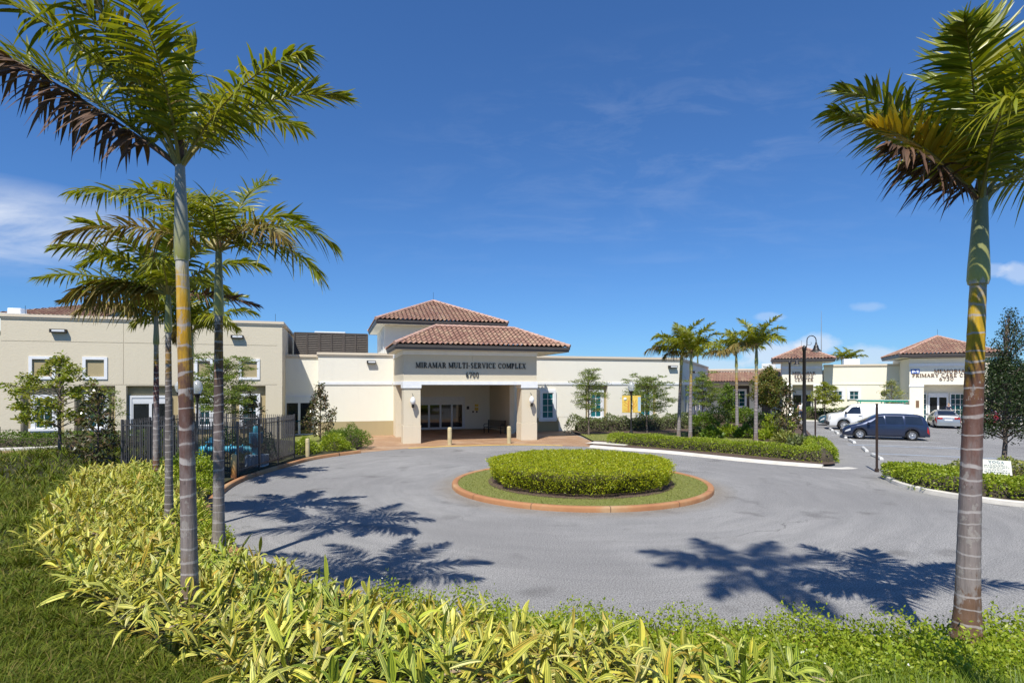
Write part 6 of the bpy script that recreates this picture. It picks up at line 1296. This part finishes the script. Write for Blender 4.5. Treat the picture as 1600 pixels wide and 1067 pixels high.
mini = Car(L=4.75, base=.24, wr=.315, arch=.385, axles=(-1.42, 1.41), spokes=7, plz=.78, bump=None, hm=None, mm=None,
    top=[(-2.375, .55), (-2.36, .72), (-2.30, .98), (-2.16, 1.36), (-2.02, 1.55), (-1.8, 1.615), (-1.0, 1.65), (0, 1.645), (.35, 1.60), (.62, 1.47), (1.38, 1.05), (1.5, 1.0), (1.9, .89), (2.2, .76), (2.34, .60), (2.375, .48)],
    belt=[(-2.375, .5), (-2.2, .93), (-1, .97), (1.0, .94), (1.6, .88), (2.375, .46)], wid=[(-2.375, 1.5), (-2.25, 1.68), (-1.8, 1.78), (1.2, 1.79), (1.9, 1.7), (2.2, 1.52), (2.375, 1.2)], twid=[(-2.375, 1.4), (-2, 1.36), (-1, 1.38), (.4, 1.36), (1.3, 1.5), (1.9, 1.45), (2.375, 1.05)],
    wins=[(((.02, .98), (.08, .42)), (3.15, 4.85)), (((-.98, -.04), (-.94, .02)), (3.15, 4.85)), (((-2.02, -1.08), (-1.9, -1.04)), (3.15, 4.85))], ws=(1.36, .5), rw=(-2.31, -2.05), head=(((1.93, 2.26), (1.93, 2.2)), (2.3, 3.0)), tail=(((-2.34, -2.2), (-2.31, -2.22)), (1.6, 3.0)),
    doors=(1.02, -.01, -1.05), handles=(.15, -.9), mir=.92)
mini.build('minivan', (24.05, 37.35), rad(157), NAVY, 'dark blue minivan parked nose left in front of the white van')
van = Car(L=5.7, base=.32, wr=.37, arch=.47, axles=(-1.65, 1.75), spokes=8, plz=.75, bump=BLACKPL, hm=BLACKPL, mm=BLACKPL,
    top=[(-2.85, .6), (-2.84, 1.3), (-2.78, 1.8), (-2.62, 1.98), (-2.2, 2.05), (0.6, 2.05), (1.05, 1.98), (1.3, 1.86), (1.85, 1.36), (1.95, 1.31), (2.6, 1.22), (2.78, 1.12), (2.83, .9), (2.85, .6)],
    belt=[(-2.85, .55), (-2.8, 1.2), (2.0, 1.24), (2.7, 1.1), (2.85, .55)], wid=[(-2.85, 1.85), (-2.6, 1.98), (1.6, 2.0), (2.4, 1.94), (2.7, 1.86), (2.85, 1.7)], twid=[(-2.85, 1.6), (-2.2, 1.62), (1.0, 1.6), (1.9, 1.6), (2.85, 1.55)],
    wins=[(((.62, 1.66), (.66, 1.22)), (3.1, 4.7))], ws=(1.84, 1.24), rw=None, head=(((2.62, 2.82), (2.62, 2.8)), (2.2, 3.0)), tail=(((-2.83, -2.72), (-2.83, -2.72)), (1.5, 3.0)), doors=(.5, 1.72), handles=(.66,), mir=1.62)
vr = van.build('white_van', (27.75, 44.9), rad(157), VANW, 'white work van with a green roof rack parked behind the minivan')
GREEN = simple('rack_green_paint', (.02, .24, .15), .45); m = MB()
for sd_ in (-.62, .62):
    m.bar((-2.5, sd_, 2.26), (.75, sd_, 2.26), .05, .14)
    for x in (-2.3, -1.0, .6): m.bar((x, sd_, 1.98), (x, sd_, 2.22), .06, .05)
for x in (-2.3, -1.0, .6): m.bar((x, -.62, 2.2), (x, .62, 2.2), .05, .05)
m.build('roof_rack', GREEN, vr); m = MB(); m.bar((-3.1, -.55, 2.31), (.7, -.55, 2.31), .05, .05); m.bar((-3.1, -.2, 2.31), (.7, -.2, 2.31), .05, .05)
for i in range(12): m.bar((-3.0+i*.32, -.55, 2.31), (-3.0+i*.32, -.2, 2.31), .03, .03)
lad = m.build('ladder', ALU, None); lad.matrix_world = Matrix.Translation((27.75, 44.9, 0)) @ Matrix.Rotation(rad(157), 4, 'Z'); tag(lad, 'aluminium ladder lying on the roof rack of the white van', 'ladder')
sed = Car(L=4.55, base=.22, wr=.32, arch=.385, axles=(-1.38, 1.38), spokes=9, plz=.62, bump=None, hm=None, mm=None,
    top=[(-2.275, .5), (-2.26, .78), (-2.2, .98), (-2.0, 1.03), (-1.62, 1.06), (-1.0, 1.36), (-.7, 1.42), (0, 1.44), (.4, 1.39), (1.05, 1.02), (1.2, .97), (1.8, .87), (2.1, .74), (2.24, .58), (2.275, .45)],
    belt=[(-2.275, .45), (-2.15, .88), (-1, .94), (.9, .9), (1.7, .82), (2.275, .42)], wid=[(-2.275, 1.5), (-2.1, 1.68), (-1.4, 1.8), (1.2, 1.8), (1.9, 1.68), (2.15, 1.5), (2.275, 1.2)], twid=[(-2.275, 1.35), (-1.7, 1.4), (-.8, 1.2), (.3, 1.2), (1.1, 1.42), (1.9, 1.42), (2.275, 1.05)],
    wins=[(((-.12, .78), (-.08, .3)), (3.12, 4.8)), (((-1.2, -.2), (-.86, -.15)), (3.12, 4.8))], ws=(1.04, .42), rw=(-1.6, -.98), head=(((1.85, 2.2), (1.85, 2.12)), (2.2, 3.0)), tail=(((-2.262, -1.98), (-2.24, -2.02)), (2.1, 3.1)), doors=(.82, -.16, -1.1), handles=(.0, -.98), mir=.72)
sv = sed.build('silver_sedan', (35.85, 47.9), rad(62), SILVER, 'silver sedan seen from behind before the primary care entrance')
def rear_lights(root):
    for sd_ in (1, -1): m = MB(); m.box(-2.285, -2.2, *sorted((sd_*.38, sd_*.74)), .74, .9, bev=.02); m.build('tail_light', REDL, root)
rear_lights(sv)
sed.build('teal_sedan', (28.8, 49.4), rad(157), TEALC, 'dark teal sedan nosing out left of the white van')
rc = sed.build('red_sedan', (41.3, 50.6), rad(62), RED, 'dark red sedan half hidden behind the right palm trunk'); rear_lights(rc)

# ------------------------------------------------------------------ people
def skinned(name, V, Ed, Rr, mat, parent, sub=2):
    me = bpy.data.meshes.new(name); me.from_pydata(V, Ed, []); o = bpy.data.objects.new(name, me); COL.objects.link(o); sk = o.modifiers.new('s', 'SKIN'); sk.use_smooth_shade = True
    for v, r in zip(me.skin_vertices[0].data, Rr): v.radius = r if isinstance(r, tuple) else (r, r)
    me.skin_vertices[0].data[0].use_root = True; ss = o.modifiers.new('u', 'SUBSURF'); ss.levels = sub; ss.render_levels = sub
    dg_ = bpy.context.evaluated_depsgraph_get(); nm = bpy.data.meshes.new_from_object(o.evaluated_get(dg_)); bpy.data.objects.remove(o); nm.name = name
    nm.materials.clear(); nm.materials.append(mat); return link(name, nm, parent)
SKIN = simple('skin', (.50, .30, .21), .55, var=.06)
def person(x, y, z, rz, label, top, legs, hair, sleeves, stride, arms, long_hair):
    """faces local +y; arms: list of (elbow, hand) offsets for the right (+x) and left (-x) side"""
    r_ = empty('person', (x, y, z), rz, label, 'person'); s = stride
    J = [(0, 0, .92), (0, .0, 1.10), (0, -.01, 1.28), (0, .0, 1.42), (0, .015, 1.50), (0, .03, 1.60), (0, .035, 1.68)]; Rr = [(.15, .11), (.125, .095), (.15, .105), (.12, .08), .052, (.075, .09), (.06, .07)]; Ed = [(i, i+1) for i in range(6)]
    def chain(start, pts, rs):
        p = start
        for q, r in zip(pts, rs): J.append(q); Rr.append(r); Ed.append((p, len(J)-1)); p = len(J)-1
        return p
    for sg, (el, hd) in zip((1, -1), arms):
        w = chain(3, [(sg*.17, -.01, 1.40), (sg*.2+el[0]*sg, el[1], el[2]), (sg*.2+hd[0]*sg, hd[1], hd[2])], [.052, .038, .028]); h = Vector(J[w]); d = (h-Vector(J[w-1])).normalized(); sdv = Vector((0, 1, 0))-d*d.y; sdv.normalize()
        pm = chain(w, [tuple(h+d*.06)], [(.034, .018)])
        for k, (o_, l_) in enumerate(((.028, .06), (.010, .072), (-.010, .066), (-.028, .05))): b = h+d*.085+sdv*o_; chain(pm, [tuple(b), tuple(b+d*l_*.6+Vector((-sg*.012, 0, 0))), tuple(b+d*l_+Vector((-sg*.03, 0, 0)))], [.0095, .009, .0075])
        chain(w, [tuple(h+d*.04+sdv*.04), tuple(h+d*.075+sdv*.055)], [.011, .009])
    for sg in (1, -1):
        st_ = s*sg; chain(0, [(sg*.09, 0, .86), (sg*.095, st_*.45+.02, .47), (sg*.095, st_*.8-.02, .08), (sg*.1, st_*.8+.1, .035), (sg*.1, st_*.8+.16, .03)], [.085, .058, .04, (.04, .035), (.035, .025)])
    skinned('body', J, Ed, Rr, SKIN, r_)
    m = MB()                                                    # the face: nose, eyes, mouth and ears
    f = MB(); f.lathe([(0, .03), (.012, .005), (.017, -.02), (0, -.024)], 8, M=Matrix.Translation((0, .125, 1.62))); f.box(-.024, .024, .108, .118, 1.565, 1.575, bev=.003); f.build('face_features', simple('lips_and_nose', (.45, .24, .18), .5), r_)
    for sg in (1, -1):
        e = MB(); e.lathe([(0, .008), (.011, .002), (.011, -.003), (0, -.006)], 8, M=Matrix.Translation((sg*.032, .112, 1.645)) @ Matrix.Rotation(rad(-90), 4, 'X')); e.build('eye', BLACKPL, r_)
        e = MB(); e.lathe([(0, .03), (.018, .015), (.018, -.02), (0, -.03)], 8, M=Matrix.Translation((sg*.083, .03, 1.635))); e.build('ear', SKIN, r_)
    HV = [(0, -.01, 1.70), (0, -.035, 1.64), (0, -.05, 1.56)]+([(0, -.055, 1.46)] if long_hair else []); skinned('hair', HV, [(i, i+1) for i in range(len(HV)-1)], [(.085, .085), (.09, .08), (.075, .05), (.06, .035)][:len(HV)], hair, r_)
    TV = [(0, 0, .93), (0, 0, 1.10), (0, -.01, 1.28), (0, 0, 1.41)]; TR_ = [(.165, .125), (.14, .11), (.165, .12), (.13, .088)]; TE = [(0, 1), (1, 2), (2, 3)]
    for sg, (el, hd) in zip((1, -1), arms):
        TV.append((sg*.175, -.01, 1.405)); TR_.append(.06); TE.append((3, len(TV)-1))
        if sleeves: TV.append((sg*.2+el[0]*sg, el[1], el[2])); TR_.append(.05); TE.append((len(TV)-2, len(TV)-1))
    skinned('top', TV, TE, TR_, top, r_)
    LV = [(0, 0, .95), (0, 0, .88)]; LR = [(.155, .12), (.16, .125)]; LE = [(0, 1)]
    for sg in (1, -1):
        b = len(LV); LV += [(sg*.095, 0, .82), (sg*.097, s*sg*.45+.02, .47), (sg*.097, s*sg*.8-.02, .10)]; LR += [.098, .072, .06]; LE += [(1, b), (b, b+1), (b+1, b+2)]
    skinned('trousers', LV, LE, LR, legs, r_)
    for sg in (1, -1):
        sh = MB(); Y0 = s*sg*.8; sh.box(sg*.1-.045, sg*.1+.045, Y0-.07, Y0+.19, 0, .075, bev=.02); sh.build('shoe', BLACKPL, r_)
    return r_
JEANS = simple('dark_jeans', (.02, .035, .09), .8); WTOP = simple('white_top', (.72, .72, .74), .8, var=.05); NAVYT = simple('navy_top', (.015, .02, .05), .8); WSK = simple('white_trousers', (.7, .7, .7), .8, var=.05)
HAIRD = simple('dark_hair', (.03, .018, .012), .6); HAIRB = simple('blond_hair', (.42, .26, .10), .6)
person(28.95, 57.8, .02, rad(-20), 'person in a white sleeveless top and dark jeans walking to the service centre door', WTOP, JEANS, HAIRD, False, .24, [((.06, .05, 1.14), (.07, .16, .93)), ((.06, -.08, 1.14), (.06, -.02, .90))], True)
pb = person(39.35, 51.9, .11, rad(150), 'blond person in a dark top and white trousers outside the primary care door', NAVYT, WSK, HAIRB, True, .06, [((.07, .02, 1.13), (-.02, .2, 1.05)), ((.07, .0, 1.13), (.06, .05, .9))], False)
m = MB(); m.box(-.16, .16, -.06, .06, 0, .28, bev=.03); m.tube([(-.12, 0, .27), (-.08, 0, .40), (.08, 0, .40), (.12, 0, .27)], .012, 6); bo = m.build('hand_bag', WTOP, None, (39.35+.02, 51.9-.33, .11+.62)); bo.rotation_euler = (0, 0, rad(150)); tag(bo, 'white bag held by the blond person', 'bag')
